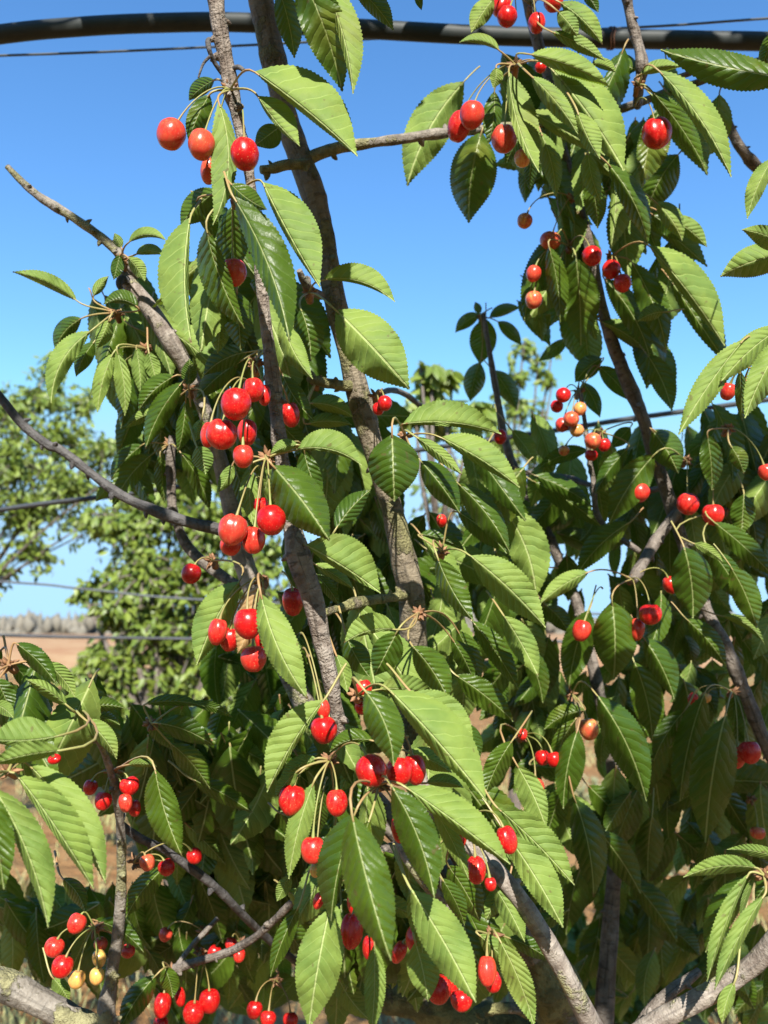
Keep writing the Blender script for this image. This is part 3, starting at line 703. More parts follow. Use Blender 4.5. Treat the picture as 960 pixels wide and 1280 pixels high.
def bark_material(name, c1, c2, lich, lichc, dark=.5, bumpd=.0022):
    N = NT(name)
    pos = N.n('ShaderNodeNewGeometry').outputs['Position']
    uv = N.n('ShaderNodeUVMap', uv_map='UVMap').outputs[0]
    mp = N.n('ShaderNodeMapping', inp={'Vector': uv, 'Scale': (2.2, 150., 1.)}).outputs[0]
    lent = N.noise(mp, 1., 3, .6)                                    # rings and lenticels run round the wood
    mp2 = N.n('ShaderNodeMapping', inp={'Vector': uv, 'Scale': (13., 16., 1.)}).outputs[0]
    streak = N.noise(mp2, 1., 4, .6)
    n1 = N.noise(pos, 75., 5, .65); n2 = N.noise(pos, 420., 3, .6); n3 = N.noise(pos, 26., 4, .6)
    c = N.mix(N.sstep(n1, .32, .68), c1, c2)
    c = N.mix(N.math('MULTIPLY', N.sstep(lent, .55, .65), dark * .8), c, tuple(q * .36 for q in c1))
    c = N.mix(N.math('MULTIPLY', N.sstep(streak, .54, .64), dark * .8), c, tuple(q * .4 for q in c1))
    c = N.mix(N.math('MULTIPLY', N.sstep(n2, .64, .72), .4), c, tuple(min(1, q * 1.8) for q in c2))
    lm = N.sstep(N.math('ADD', n3, N.math('MULTIPLY', n2, .12)), .74 - lich * .34, .80 - lich * .34)
    lc = N.mix(N.sstep(n1, .4, .6), lichc, tuple(q * .55 for q in lichc))
    c = N.mix(lm, c, lc)
    h = N.math('ADD', N.math('MULTIPLY', lent, .7), N.math('ADD', n1, N.math('MULTIPLY', n2, .45)))
    h = N.math('ADD', h, N.math('MULTIPLY', lm, N.math('MULTIPLY', n2, 1.3)))
    bp = N.n('ShaderNodeBump', inp={'Strength': 1., 'Distance': bumpd, 'Height': h})
    b = N.bsdf(c, .68, bp.outputs[0], Specular_IOR_Level=.35); N.l(b.outputs[0], N.out.inputs[0]); return N.m
M['cane'] = bark_material('bark_cane', (.15, .115, .09), (.32, .275, .23), .3, (.40, .37, .28), .9, .005)
M['silver'] = bark_material('bark_silver', (.17, .135, .11), (.36, .315, .265), .34, (.42, .40, .22), .6, .002)
M['trunk'] = bark_material('bark_trunk', (.155, .125, .085), (.255, .21, .145), .5, (.26, .24, .11), .75, .0034)
M['bark'] = bark_material('bark_plain', (.11, .088, .07), (.235, .20, .168), .2, (.3, .29, .2), .8, .0034)
M['dark'] = bark_material('bark_dark_shaded', (.06, .056, .056), (.125, .118, .115), .05, (.3, .3, .25), .5)  # darker bark; the shade on some branches is put into this colour
M['lichen'] = bark_material('bark_lichen', (.15, .13, .105), (.28, .25, .21), .62, (.33, .31, .16), .6)
M['mossy'] = bark_material('bark_mossy', (.14, .115, .075), (.24, .20, .14), .95, (.33, .31, .13), .8, .004)

def cherry_material():
    N = NT('cherry_skin')
    oi = N.n('ShaderNodeObjectInfo')
    tc = N.n('ShaderNodeTexCoord').outputs['Object']
    off = N.n('ShaderNodeVectorMath', operation='ADD', inp={0: tc, 1: N.n('ShaderNodeCombineXYZ', inp={0: N.math('MULTIPLY', oi.outputs['Random'], 9.)}).outputs[0]}).outputs[0]
    big = N.noise(off, 75., 4, .6); fine = N.noise(off, 900., 2, .6)
    mp = N.n('ShaderNodeMapping', inp={'Vector': off, 'Scale': (1., 1., .35)}).outputs[0]
    stre = N.noise(mp, 420., 3, .6)
    x = N.n('ShaderNodeMix', data_type='RGBA', blend_type='MIX')
    # ripeness rides on the object's colour: red channel
    rip = N.n('ShaderNodeSeparateColor', inp={0: oi.outputs['Color']}).outputs[0]
    rp = N.math('ADD', rip, N.math('MULTIPLY', N.math('SUBTRACT', big, .5), .62))
    rp = N.math('ADD', rp, N.math('MULTIPLY', N.math('SUBTRACT', stre, .5), .6))
    ramp = N.n('ShaderNodeValToRGB'); e = ramp.color_ramp.elements
    e[0].position = 0.; e[0].color = (.74, .47, .11, 1)
    e[1].position = 1.; e[1].color = (.44, .005, .006, 1)
    for p, c in ((.22, (.70, .34, .10)), (.42, (.58, .10, .045)), (.62, (.60, .055, .032)), (.8, (.62, .03, .02)), (.9, (.56, .010, .010))):
        q = e.new(p); q.color = (*c, 1)
    N.l(rp, ramp.inputs[0])
    c = N.mix(N.math('MULTIPLY', N.sstep(fine, .62, .72), .4), ramp.outputs[0], (.8, .45, .2))
    bp = N.n('ShaderNodeBump', inp={'Strength': .12, 'Distance': .0006, 'Height': N.math('ADD', big, N.math('MULTIPLY', fine, .15))})
    b = N.bsdf(c, N.math('ADD', .2, N.math('MULTIPLY', big, .14)), bp.outputs[0], Specular_IOR_Level=.5, Subsurface_Weight=.18, Subsurface_Scale=.004)
    b.inputs['Subsurface Radius'].default_value = (1., .25, .12)
    N.l(b.outputs[0], N.out.inputs[0]); return N.m
M['cherry'] = cherry_material()

# ================================================================ leaves
PROF = [(0, .02), (.04, .22), (.1, .48), (.2, .77), (.32, .95), (.43, 1.), (.56, .965), (.68, .82), (.79, .58), (.88, .33), (.945, .14), (1., .0)]
def prof(u):
    for (a, b), (c, d) in zip(PROF, PROF[1:]):
        if u <= c:
            t = (u - a) / (c - a); return b + (d - b) * t
    return 0.
def smooth_prof(u): return (prof(max(0, u - .03)) + 2 * prof(u) + prof(min(1, u + .03))) / 4 if .03 < u < .95 else prof(u)

def leaf_mesh(mb, spur, bx, by, tx, ty, bow, wl, wr, al, ar, d, dz, flags, nu=64, arch=.045, droop=None):
    rng = random.Random(int(bx * 31 + by * 17 + tx * 7 + ty * 3))
    L = math.hypot(tx - bx, ty - by); dx, dy = (tx - bx) / L, (ty - by) / L
    px_, py_ = dy, -dx
    mx, my = (bx + tx) / 2 + px_ * bow * 2, (by + ty) / 2 + py_ * bow * 2
    k = d / F; Lm = L * k
    if 'G' not in flags or 'L' in flags:
        hang = 22 * abs(dx) + rng.uniform(0, 6)
        if (px_ * 0 + py_) > 0: al = al + hang if al < 42 else al
        else: ar = ar + hang if ar < 42 else ar
    nv = 4; V = []; U = []
    ta, tb = math.tan(math.radians(al)), math.tan(math.radians(ar))
    p1, p2, p3 = rng.uniform(0, 6.3), rng.uniform(0, 6.3), rng.uniform(0, 6.3)
    if al < 35: al += rng.uniform(-8, 24)
    if ar < 35: ar += rng.uniform(-8, 24)
    twist = rng.gauss(0, 28); cup = rng.uniform(-.25, .45)
    amp = .11 * min(wl + wr, L * .5) * k
    rnd = rng.random()
    for i in range(nu + 1):
        u = i / nu
        x = (1 - u) ** 2 * bx + 2 * u * (1 - u) * mx + u * u * tx
        y = (1 - u) ** 2 * by + 2 * u * (1 - u) * my + u * u * ty
        gx = 2 * (1 - u) * (mx - bx) + 2 * u * (tx - mx); gy = 2 * (1 - u) * (my - by) + 2 * u * (ty - my)
        g = math.hypot(gx, gy); nx, ny = gy / g, -gx / g
        dm = d + dz * u - arch * Lm * math.sin(math.pi * u)
        w = smooth_prof(u)
        for j in range(-nv, nv + 1):
            f = j / nv; a = abs(f)
            wid = wl if f > 0 else wr
            ang = (al if f > 0 else ar) + twist * (u - .4) * (1 if f > 0 else -1)
            tn = math.tan(math.radians(max(-50, min(68, ang))))
            q = w * wid * a
            if a > .99 and .05 < u < .985:
                q += (.7 if i % 2 else -.45) * min(1.4, .012 * L) * min(1, wid / 14)
            de = q * k * (tn * (.72 + .4 * a) + cup * a * a)
            de += amp * w * a * a * (math.sin(u * 11 + p1 + (2 if f > 0 else 0)) * .8 + math.sin(u * 24 + p2 * (1 if f > 0 else 2)) * .45) + amp * .9 * math.sin(u * 5 + p3) * (1 - a * .5)
            jx = q * (1 if f > 0 else -1)
            V.append(P(x + nx * jx, y + ny * jx, dm + de)); U.append((u, .5 + .5 * f * max(w, .0)))
    s = 2 * nv + 1; Fc = []
    for i in range(nu):
        for j in range(2 * nv):
            a = i * s + j
            Fc.append((a, a + 1, a + s + 1, a + s))
    # which winding faces the lens? make the lens see the side the flag names
    c = [V[i] for i in Fc[(nu // 2) * 2 * nv + nv + (1 if wl > wr else -2)]]
    nn = (c[1] - c[0]).cross(c[2] - c[0]); facing = nn.dot(CAM - c[0]) > 0
    under = 'U' in flags
    if facing == under: Fc = [f[::-1] for f in Fc]
    for i in range(0, nu, 2):
        for j in range(2 * nv):
            a = V[i * s + j]; b = V[min(i + 2, nu) * s + j + 1]
            smap_add(a); smap_add((a + b) / 2)
    mb.add(V, Fc, U, 0, rnd)
    # leaf stalk from its spur
    B = P(bx, by, d)
    if spur is not None:
        S = P(*spur); dist = math.hypot(spur[0] - bx, spur[1] - by)
        dirw = (V[6 * s + nv] - B).normalized()
        if dist > 58 or dist < 6:
            S = B - dirw * .022 + Vector((rng.uniform(-.004, .004), .012, .006)); ln = .022
        else: ln = (S - B).length
        c1 = S + Vector((0, 0, .06 * ln)) + (B - S) * .25
        c2 = B - dirw * ln * .3
        pts = []
        for i in range(9):
            t = i / 8
            q = S * (1 - t) ** 3 + c1 * 3 * t * (1 - t) ** 2 + c2 * 3 * t * t * (1 - t) + B * t ** 3
            pts.append((q, .00085 if t < .9 else .0007))
        pts.append((V[3 * s + nv], .0006)); 
        tube(mb, pts, 6, 1, rnd, caps=False)

E1 = SUN_DIR.cross(Vector((0, 0, 1))).normalized(); E2 = E1.cross(SUN_DIR)
MAPC = .007; smap = {}
def smap_add(p):
    k = (round(p.dot(E1) / MAPC), round(p.dot(E2) / MAPC)); h = p.dot(SUN_DIR)
    if h > smap.get(k, -9): smap[k] = h
def smap_grid(c, ax, sd, L, W):
    n = int(L / MAPC * 1.5) + 1; m = int(W / MAPC * 1.5) + 1
    for i in range(-n, n + 1):
        w = prof(.5 + i / n * .5)
        for j in range(-m, m + 1): smap_add(c + ax * (L * .5 * i / n) + sd * (W * w * j / m))
def covered(p):
    return smap.get((round(p.dot(E1) / MAPC), round(p.dot(E2) / MAPC)), -9) > p.dot(SUN_DIR) + .015
leaf_rows = []
for line in LEAF.strip().splitlines():
    t = line.split(); fl = t[12]
    leaf_rows.append((SPUR[t[0]], *[float(q) for q in t[1:12]], fl))

root_pos = P(738, 2309, 1.1); root_pos.z = 0
TREE = empty('cherry_tree', root_pos, 'big cherry tree with drooping serrated leaves, grey branches and reddening fruit', 'cherry tree')

def onscreen_area(r):
    _, bx, by, tx, ty, bow, wl, wr = r[:8]
    L = math.hypot(tx - bx, ty - by); n = 0
    for i in range(7):
        u = (i + .5) / 7; x = bx + (tx - bx) * u; y = by + (ty - by) * u
        n += (0 <= x <= 960 and 0 <= y <= 1280)
    return n / 7 * L * (wl + wr) * (1.25 if 'L' in r[12] else 1) / r[10] ** .5

order = sorted(range(len(leaf_rows)), key=lambda i: -onscreen_area(leaf_rows[i]))
single = set(order[:99]) | {i for i, r in enumerate(leaf_rows) if 'W' in r[12]}
foliage = MB()
for i, r in enumerate(leaf_rows):
    if i in single:
        mb = MB(); leaf_mesh(mb, *r)
        o = mb.build('leaf', [M['withered' if 'W' in r[12] else 'leaf'], M['petiole']], TREE, P(r[1], r[2], r[10]))
        if 'W' in r[12]: o['label'] = 'withered tan leaf among red cherries'
    else: leaf_mesh(foliage, *r, nu=48)

# unseen crown leaves added overhead, placed to shade the inner and right-hand parts
CELL = .012; lit = set()
def keep_lit(p, r):
    a, b = p.dot(E1) / CELL, p.dot(E2) / CELL; n = int(r / CELL) + 1
    for i in range(-n, n + 1):
        for j in range(-n, n + 1):
            if math.hypot(i, j) * CELL <= r: lit.add((round(a) + i, round(b) + j))
for r in leaf_rows:
    if 'L' in r[12]:
        L = math.hypot(r[3] - r[1], r[4] - r[2]); qx, qy = (r[4] - r[2]) / L, -(r[3] - r[1]) / L
        for u in (.08, .22, .36, .5, .64, .78, .92):
            bo = r[5] * 4 * u * (1 - u) * .5; k = prof(u)
            for v in (-r[7] * .75, 0, r[6] * .4, r[6] * .8):
                keep_lit(P(r[1] + (r[3] - r[1]) * u + qx * (bo + v * k), r[2] + (r[4] - r[2]) * u + qy * (bo + v * k), r[10] + r[11] * u), LIT_R)
for q in CHERRY.strip().splitlines():
    t = [float(c) for c in q.split('|')[0].split()[:6]]
    if (t[0] < 690 and t[1] < 1110 or t[1] < 580) and not (t[0] < 330 and t[1] > 1050) and (int(t[0]), int(t[1])) not in DARK_FRUIT: keep_lit(P(t[0], t[1], t[5]), .016)
for x, y, d in LITPTS: keep_lit(P(x, y, d), .03)
def overhead(p):
    """above the top of the frame from here and from a step to either side, and clear of the lens"""
    v = p - CAM
    return v.z > .30 and math.atan2(v.z, max(v.y, 1e-3)) > math.radians(40.5) + .055 / v.length
def shade_leaf(C, toward):
    ax = Vector((rg.gauss(0, 1), rg.gauss(0, .6), -1)).normalized()
    ax = (ax - toward * ax.dot(toward) * .8).normalized()
    sd = ax.cross(toward).normalized(); nr_ = sd.cross(ax)
    L = rg.uniform(.085, .12); W = L * rg.uniform(.2, .26); V = []; U = []
    for u in (-.45, -.25, 0, .25, .45):
        for j in ((0,) if abs(u) > .4 else (-.8, 0, .8)):
            p = C + ax * u * L + sd * j * W
            if (round(p.dot(E1) / CELL), round(p.dot(E2) / CELL)) in lit: return False
    for i in range(9):
        u = i / 8
        for j in (-1, -.5, 0, .5, 1):
            V.append(C + ax * (u - .5) * L + sd * j * W * prof(u) + nr_ * (-.25 * abs(j) * W * prof(u) - L * .15 * math.sin(3.14 * u)))
            U.append((u, .5 + .5 * j * prof(u)))
    smap_grid(C, ax, sd, L, W)
    foliage.add(V, [(i * 5 + j, i * 5 + j + 1, i * 5 + j + 6, i * 5 + j + 5) for i in range(8) for j in range(4)], U, 0, rg.random())
    return True
n_shade = 0; rg = random.Random(5)
for r in leaf_rows:
    if 'D' in r[12] or ('G' in r[12] and 'L' not in r[12]): SHADE.append(((r[1] + r[3]) / 2, (r[2] + r[4]) / 2, 26, 34, r[10], r[10] + .02, 5))
for (cx, cy, hw, hh, d0, d1, n) in SHADE:
    for _ in range(int(n * SHADE_K)):
        for _try in range(14):
            T = P(cx + rg.uniform(-hw, hw), cy + rg.uniform(-hh, hh), rg.uniform(d0, d1))
            C = T + SUN_DIR * max(.2, (CAM_H + rg.uniform(.32, 1.1) - T.z) / SUN_DIR.z)
            if not overhead(C) or not shade_leaf(C, SUN_DIR): continue
            n_shade += 1
            break
n_sky_block = 0
for _ in range(SKY_BLOCK_N * 4):  # extra leaves added out of view to cut the sky light
    C = Vector((rg.gauss(.15, .75), rg.uniform(-1.3, .95), CAM_H + rg.uniform(.34, 1.6)))
    if not overhead(C) or not shade_leaf(C, Vector((rg.gauss(0, .7), rg.gauss(-.3, .7), 1)).normalized()): continue
    n_sky_block += 1
    if n_sky_block >= SKY_BLOCK_N: break
print('shade leaves', n_shade, n_sky_block)
FRUIT = [tuple(float(c) for c in q.split()[:6]) for q in CHERRY.strip().splitlines() if q]
def hides_fruit(x, y, ca, sa, L, w, d):
    for fx, fy, rx, ry, _, fd in FRUIT:
        if fd > d - .012:
            a_ = (fx - x) * ca + (fy - y) * sa; b_ = -(fx - x) * sa + (fy - y) * ca
            if abs(a_) < L / 2 + rx * .5 and abs(b_) < w * .9 + rx * .6: return True
    return False
# inner foliage: leaves deeper in the crown hang where the outer ones shade them
FILL.sort(key=lambda q: q[5]); n_fill = n_open = 0
for (cx, cy, hw, hh, n, d0, d1) in FILL:
    for _ in range(int(n * FILL_K)):
        best = None
        dapple = rg.random() < .14
        for _try in range(1 if dapple else 16):
            d = rg.uniform(d0, d1); x = cx + rg.uniform(-hw, hw); y = cy + rg.uniform(-hh, hh)
            a = math.radians(rg.gauss(90, 32)); L = rg.uniform(.06, .11) * F / d * rg.uniform(.7, 1)
            w = L * rg.uniform(.18, .27); ca, sa = math.cos(a), math.sin(a)
            cov = sum(covered(P(x + ca * u * L - sa * v * w, y + sa * u * L + ca * v * w, d)) for u in (-.35, -.12, .12, .35) for v in (-.5, .5))
            if best is None or cov > best[0]: best = (cov, d, x, y, ca, sa, L, w)
            if cov == 8: break
        cov, d, x, y, ca, sa, L, w = best
        if not dapple and cov < 5 and rg.random() < .88: n_open += 1; continue
        if hides_fruit(x, y, ca, sa, L, w, d): continue
        ra = rg.uniform(-30, 30); n_fill += 1
        leaf_mesh(foliage, (x - ca * 18, y - 16, d + .02), x - ca * L / 2, y - sa * L / 2, x + ca * L / 2, y + sa * L / 2,
                  rg.uniform(-6, 6), w, w * rg.uniform(.6, 1), 14 + ra, 14 - ra, d, rg.uniform(-.02, .05), 'U' if rg.random() < .3 else 'D', nu=22)
# more sunlit leaves of the outer crown, close behind the largest ones
for (cx, cy, hw, hh, n, d0, d1) in OUTER:
    for _ in range(n):
        d = rg.uniform(d0, d1); x = cx + rg.uniform(-hw, hw); y = cy + rg.uniform(-hh, hh)
        a = math.radians(rg.gauss(80, 28)); L = rg.uniform(.07, .11) * F / d; w = L * rg.uniform(.17, .25); ca, sa = math.cos(a), math.sin(a)
        if hides_fruit(x, y, ca, sa, L, w, d): continue
        leaf_mesh(foliage, (x - ca * L / 2 - ca * 18, y - sa * L / 2 - 12, d + .015), x - ca * L / 2, y - sa * L / 2, x + ca * L / 2, y + sa * L / 2,
                  rg.uniform(-2, 9), w, w * rg.uniform(.25, .9), rg.uniform(5, 22), rg.uniform(12, 48), d, rg.uniform(-.03, .01), 'UL' if rg.random() < .7 else 'GL', nu=44)
print('fill', n_fill, 'left out in the open', n_open)
tag(foliage.build('foliage', [M['leaf'], M['petiole']], TREE, P(640, 800, 1.0)), kind='stuff')  # also holds the unseen leaves added overhead for shade

# ================================================================ wood
for i, (nm, mat, s) in enumerate(BRANCH):
    pts = [tuple(float(q) for q in c.split()) for c in s.split('|')]
    big = max(p[2] * p[3] for p in pts[:len(pts)]) / F
    pts = cr(pts, 7)
    mb = MB()
    rough = {'mossy': .5, 'cane': .24, 'silver': .09, 'trunk': .14, 'lichen': .2, 'bark': .2, 'dark': .2}[mat]
    tube(mb, [(P(x, y, d), r * .9 * d / F) for x, y, r, d in pts], 20 if nm == 'trunk' else 14, rough=rough, seed=i * 3.7, knob={'trunk': .12, 'silver': .1}.get(mat, .24))
    rk = random.Random(i)
    for q in range(2, len(pts) - 2, 3):                      # bud knobs and leaf scars along the wood
        if rk.random() < (.18 if mat == 'silver' else .5) and 4.6 < pts[q][2] < 16:
            x, y, r, d = pts[q]; c = P(x, y, d); rr = r * .9 * d / F
            t = (P(*pts[q + 1][:2], pts[q + 1][3]) - c).normalized(); dr = t.cross(Vector((rk.gauss(0, 1), rk.gauss(0, 1), rk.gauss(0, 1)))).normalized()
            k = rk.uniform(.0014, .0026) * min(1, pts[q][2] / 8 + .2); c = c + dr * rr * .8
            tube(mb, [(c, k * 1.5), (c + dr * k * .9, k * 1.15), (c + dr * k * 1.8 + t * k * .5, k * .8), (c + dr * k * 2.5 + t * k * .9, k * .25)], 8, rough=.4, seed=q)
    mb.build(nm, M[mat], TREE, P(pts[0][0], pts[0][1], pts[0][3]))

# fruiting spurs: knots of bud scales
for key, (x, y, d) in SPUR.items():
    rs = random.Random(key); mb = MB(); c = P(x, y, d + .004)
    for _ in range(16):
        dr = Vector((rs.gauss(0, 1), rs.gauss(-.3, .7), rs.gauss(.1, .8))).normalized()
        b = c + dr * rs.uniform(0, .003); ln = rs.uniform(.003, .0075)
        tube(mb, [(b, .0011), (b + dr * ln * .5, .0017), (b + dr * ln, .0003)], 6, rnd=rs.random())
    tube(mb, [(c + Vector((0, .012, -.004)), .003), (c + Vector((0, .004, 0)), .0035), (c, .002)], 8, rough=.3)
    mb.build('fruit_spur', M['bud'], TREE, c)

# ================================================================ cherries
GROUP = 'cherries hanging on the tree'
def cherry(row, i):
    num, label = row.split('|'); t = num.split()
    x, y, rx, ry, rip, d = (float(q) for q in t[:6]); sp = SPUR[t[6]]; crease = int(t[7])
    rs = random.Random(i * 7 + 1)
    c = P(x, y, d); k = d / F; ax = rx * k; az = ry * k; ay = (ax + az) / 2
    S = P(*sp)
    up = (Vector((0, 0, 1)) + (S - c).normalized() * .55 + Vector((rs.gauss(0, .1), rs.gauss(-.05, .12), 0))).normalized()
    yv = Vector((0, 1, 0)); yv = (yv - up * yv.dot(up)).normalized(); xv = yv.cross(up)
    seam0 = rs.choice((.008, .02, .045)); tw = rs.uniform(-.5, .5); xv, yv = xv * math.cos(tw) + yv * math.sin(tw), yv * math.cos(tw) - xv * math.sin(tw)
    mb = MB(); nT, nP = 22, 32; V = []; 
    for a in range(nT + 1):
        th = math.pi * a / nT
        for b in range(nP):
            ph = 2 * math.pi * b / nP
            r = 1 - (.25 if crease != 2 else .26) * math.exp(-(th / .42) ** 2) - .03 * math.exp(-((math.pi - th) / .3) ** 2)
            da = abs((ph - 1.5 * math.pi + math.pi) % (2 * math.pi) - math.pi)          # the seam looks at -y
            g = {0: seam0, 1: .10, 2: .07}[crease] * math.exp(-(da / .13) ** 2) * math.sin(th) ** .6
            if crease == 2: g += .20 * math.exp(-(da / .33) ** 2) * math.exp(-(th / .75) ** 2)
            if crease: r *= 1 + .05 * math.exp(-((da - .55) / .35) ** 2)
            r -= g
            r *= 1 + .035 * noise.noise(Vector((math.cos(ph) * math.sin(th), math.sin(ph) * math.sin(th), math.cos(th))) * 1.7 + Vector((i * 3.1, 0, 0)))
            taper = 1 - .11 * (1 - math.cos(th)) * .5
            q = xv * (ax * r * math.sin(th) * math.cos(ph) * taper) + yv * (ay * r * math.sin(th) * math.sin(ph) * taper) + up * (az * r * math.cos(th))
            V.append(c + q)
    Fc = [(a * nP + b, (a + 1) * nP + b, (a + 1) * nP + (b + 1) % nP, a * nP + (b + 1) % nP) for a in range(nT) for b in range(nP)]
    mb.add(V, Fc)
    o = mb.build('cherry', M['cherry'], None, c)
    o.color = (rip, rip, rip, 1)
    tag(o, label, 'cherry', GROUP)
    T = c + up * az * .80; ln = (S - T).length
    if ln > .062: S = T + (S - T) * (.04 / ln) + Vector((0, .03, .012)); ln = (S - T).length
    c1 = T + up * ln * .42; c2 = S + Vector((0, -.10, .22)) * ln + (T - S) * .22
    st = MB(); pts = []
    for j in range(13):
        u = j / 12
        q = T * (1 - u) ** 3 + c1 * 3 * u * (1 - u) ** 2 + c2 * 3 * u * u * (1 - u) + S * u ** 3
        pts.append((q, .0006 + .0007 * math.exp(-(u / .07) ** 2) + .0005 * math.exp(-((1 - u) / .1) ** 2)))
    tube(st, pts, 7, rnd=rs.random())
    st.build('stem', M['stalk'], o, c)
for i, row in enumerate(CHERRY.strip().splitlines()): cherry(row, i)

# ================================================================ pipe, wires, hoses
def line(pts, n=8): return [P(x, y, d) for x, y, d in cr(pts, n)]
DP = 1.22
pp = line([(-420, 110, DP), (-200, 72, DP), (0, 43, DP), (100, 33.5, DP), (190, 29, DP), (300, 28, DP), (450, 36, DP), (600, 44, DP), (750, 48, DP), (870, 50.5, DP), (960, 52, DP), (1150, 58, DP), (1400, 70, DP)])
mb = MB(); tube(mb, [(p, 11.2 * DP / F) for p in pp], 28)
M['pipe'] = simple('pipe_plastic', (.020, .026, .026), .55, (.032, .037, .035), 30., .1, Specular_IOR_Level=.35)
M['wire'] = simple('galvanised_wire', (.10, .11, .115), .5, (.07, .08, .09), 40.)
M['hose'] = simple('black_hose', (.05, .055, .06), .5, (.035, .038, .04), 20.)
M['rust'] = simple('rusty_wire', (.20, .09, .05), .75, (.12, .06, .04), 90.)
pipe = tag(mb.build('pipe', M['pipe'], None, pp[len(pp) // 2]), 'thick dark grey pipe arching across the sky behind the upper branches', 'pipe')
mb = MB(); c = P(762, 48, DP)
for q in (0, .004):
    tube(mb, [(c + Vector((q + .0015 * math.sin(a * 3), .0137 * math.cos(a), .0137 * math.sin(a))), .0013) for a in [2 * math.pi * j / 20 for j in range(21)]], 6, caps=False)
mb.build('wire_tie', M['rust'], pipe, c)
def wire(name, mat, pts, r, label, cat):
    w = line(pts); mb = MB(); tube(mb, [(p, r) for p in w], 8)
    return tag(mb.build(name, mat, None, w[len(w) // 2]), label, cat)
wire('wire', M['wire'], [(-300, 78, 1.3), (0, 69.5, 1.3), (150, 64, 1.3), (300, 57, 1.3), (500, 47, 1.3), (800, 34, 1.3), (960, 23, 1.3), (1300, 0, 1.3)], .0018, 'thin taut wire running just under and over the thick grey pipe', 'wire')
wire('hose', M['hose'], [(-400, 692, 1.7), (-20, 640, 1.7), (60, 629, 1.7), (200, 612, 1.7), (480, 569, 1.7), (660, 543, 1.7), (733, 532, 1.7), (783, 524, 1.7), (907, 507, 1.7), (1300, 452, 1.7)], .0050, 'dark irrigation hose slung level through the middle of the tree crowns', 'hose')
wire('wire', M['wire'], [(-500, 690, 3.2), (-60, 722, 3.2), (0, 727, 3.2), (60, 731, 3.2), (113, 737, 3.2), (300, 752, 3.2), (900, 770, 3.2), (1400, 760, 3.2)], .0042, 'thin sagging wire crossing the pale sky beside the leafy bush tree', 'wire')
wire('hose', M['hose'], [(-500, 786, 3.0), (-60, 792, 3.0), (0, 794, 3.0), (70, 796, 3.0), (135, 797, 3.0), (400, 800, 3.0), (1400, 806, 3.0)], .0055, 'black drip hose stretched low in front of the bare red field', 'hose')

# ================================================================ trees further off
def far_leaf(mb, c, ax, nr, L, W, rnd):
    sd = ax.cross(nr)
    if sd.length < 1e-4: return
    sd.normalize(); nr = sd.cross(ax).normalized()
    V = []; U = []
    for u, w in ((0, .05), (.22, .75), (.5, 1.), (.78, .6), (1, .0)):
        for j in (-1, 0, 1):
            V.append(c + ax * u * L + sd * j * w * W - nr * (abs(j) * .3 * W * w + L * .18 * u * u)); U.append((u, .5 + .45 * j * w))
    mb.add(V, [(i * 3 + j, i * 3 + j + 1, i * 3 + j + 4, i * 3 + j + 3) for i in range(4) for j in range(2)], U, 0, rnd)

def far_tree(name, label, cat, base, clumps, L, seed, mat='bark', rtrunk=.035, group=None, dens=2.6, lm='far_leaf'):
    rs = random.Random(seed); b0 = P(*base); b0.z = 0
    root = empty(name, b0, label, cat, group)
    cs = [(P(x, y, d), r * d / F, n) for x, y, r, d, n in clumps]
    cen = sum((c for c, _, _ in cs), Vector()) / len(cs)
    fork = b0.lerp(Vector((cen.x, cen.y, min(c.z for c, _, _ in cs) - .05)), .8) if cen.z > .6 else b0 + Vector((0, 0, .1))
    fork.z = max(fork.z, .15)
    tr = MB(); mid = b0.lerp(fork, .5) + Vector((rs.uniform(-.03, .03), 0, 0))
    tube(tr, [(p, r) for *q, r in cr([(*(b0 - Vector((0, 0, .1))), rtrunk * 1.3), (*mid, rtrunk), (*fork, rtrunk * .8)], 6) for p in [Vector(q)]], 12, rough=.2, seed=seed)
    tr.build('trunk', M[mat], root, b0)
    cw = MB(); lb = MB()
    for c, r, n in cs:
        m1 = fork.lerp(c, .5) + Vector((rs.uniform(-.1, .1) * r * 3, rs.uniform(-.1, .1), .15 * r))
        tube(lb, [(Vector(q), rr) for *q, rr in cr([(*fork, rtrunk * .5), (*m1, rtrunk * .32), (*c, rtrunk * .16)], 5)], 7, rough=.2, seed=seed)
        n = int(n * dens); nt = max(3, n // 16)
        for _ in range(nt):
            dr = Vector((rs.gauss(0, 1), rs.gauss(0, 1), rs.gauss(.1, .9))).normalized()
            ln = r * rs.uniform(.55, 1.25); tip = c + dr * ln + Vector((0, 0, -.12 * ln)); md = c.lerp(tip, .5) + Vector((0, 0, .12 * ln))
            tw = [Vector(q) for q in cr([tuple(c), tuple(md), tuple(tip)], 5)]
            tube(lb, [(p, rtrunk * .09) for p in tw], 5)
            for _k in range(n // nt):
                p = tw[rs.randrange(2, len(tw))] + Vector((rs.gauss(0, 1), rs.gauss(0, 1), rs.gauss(0, 1))) * r * .09
                ax = Vector((rs.gauss(0, .8) + dr.x * .5, rs.gauss(0, .8), rs.gauss(-.75, .5))).normalized()
                nr = (SUN_DIR * 1.1 + Vector((rs.gauss(0, .7), rs.gauss(0, .7), rs.gauss(.3, .6)))).normalized()
                ll = L * rs.uniform(.65, 1.15)
                far_leaf(cw, p, ax, nr, ll, ll * .24, rs.random())
    lb.build('limb', M[mat], root, b0)
    cw.build('crown', [M[lm]], root, b0)
    return root
FG = 'cherry trees standing behind'
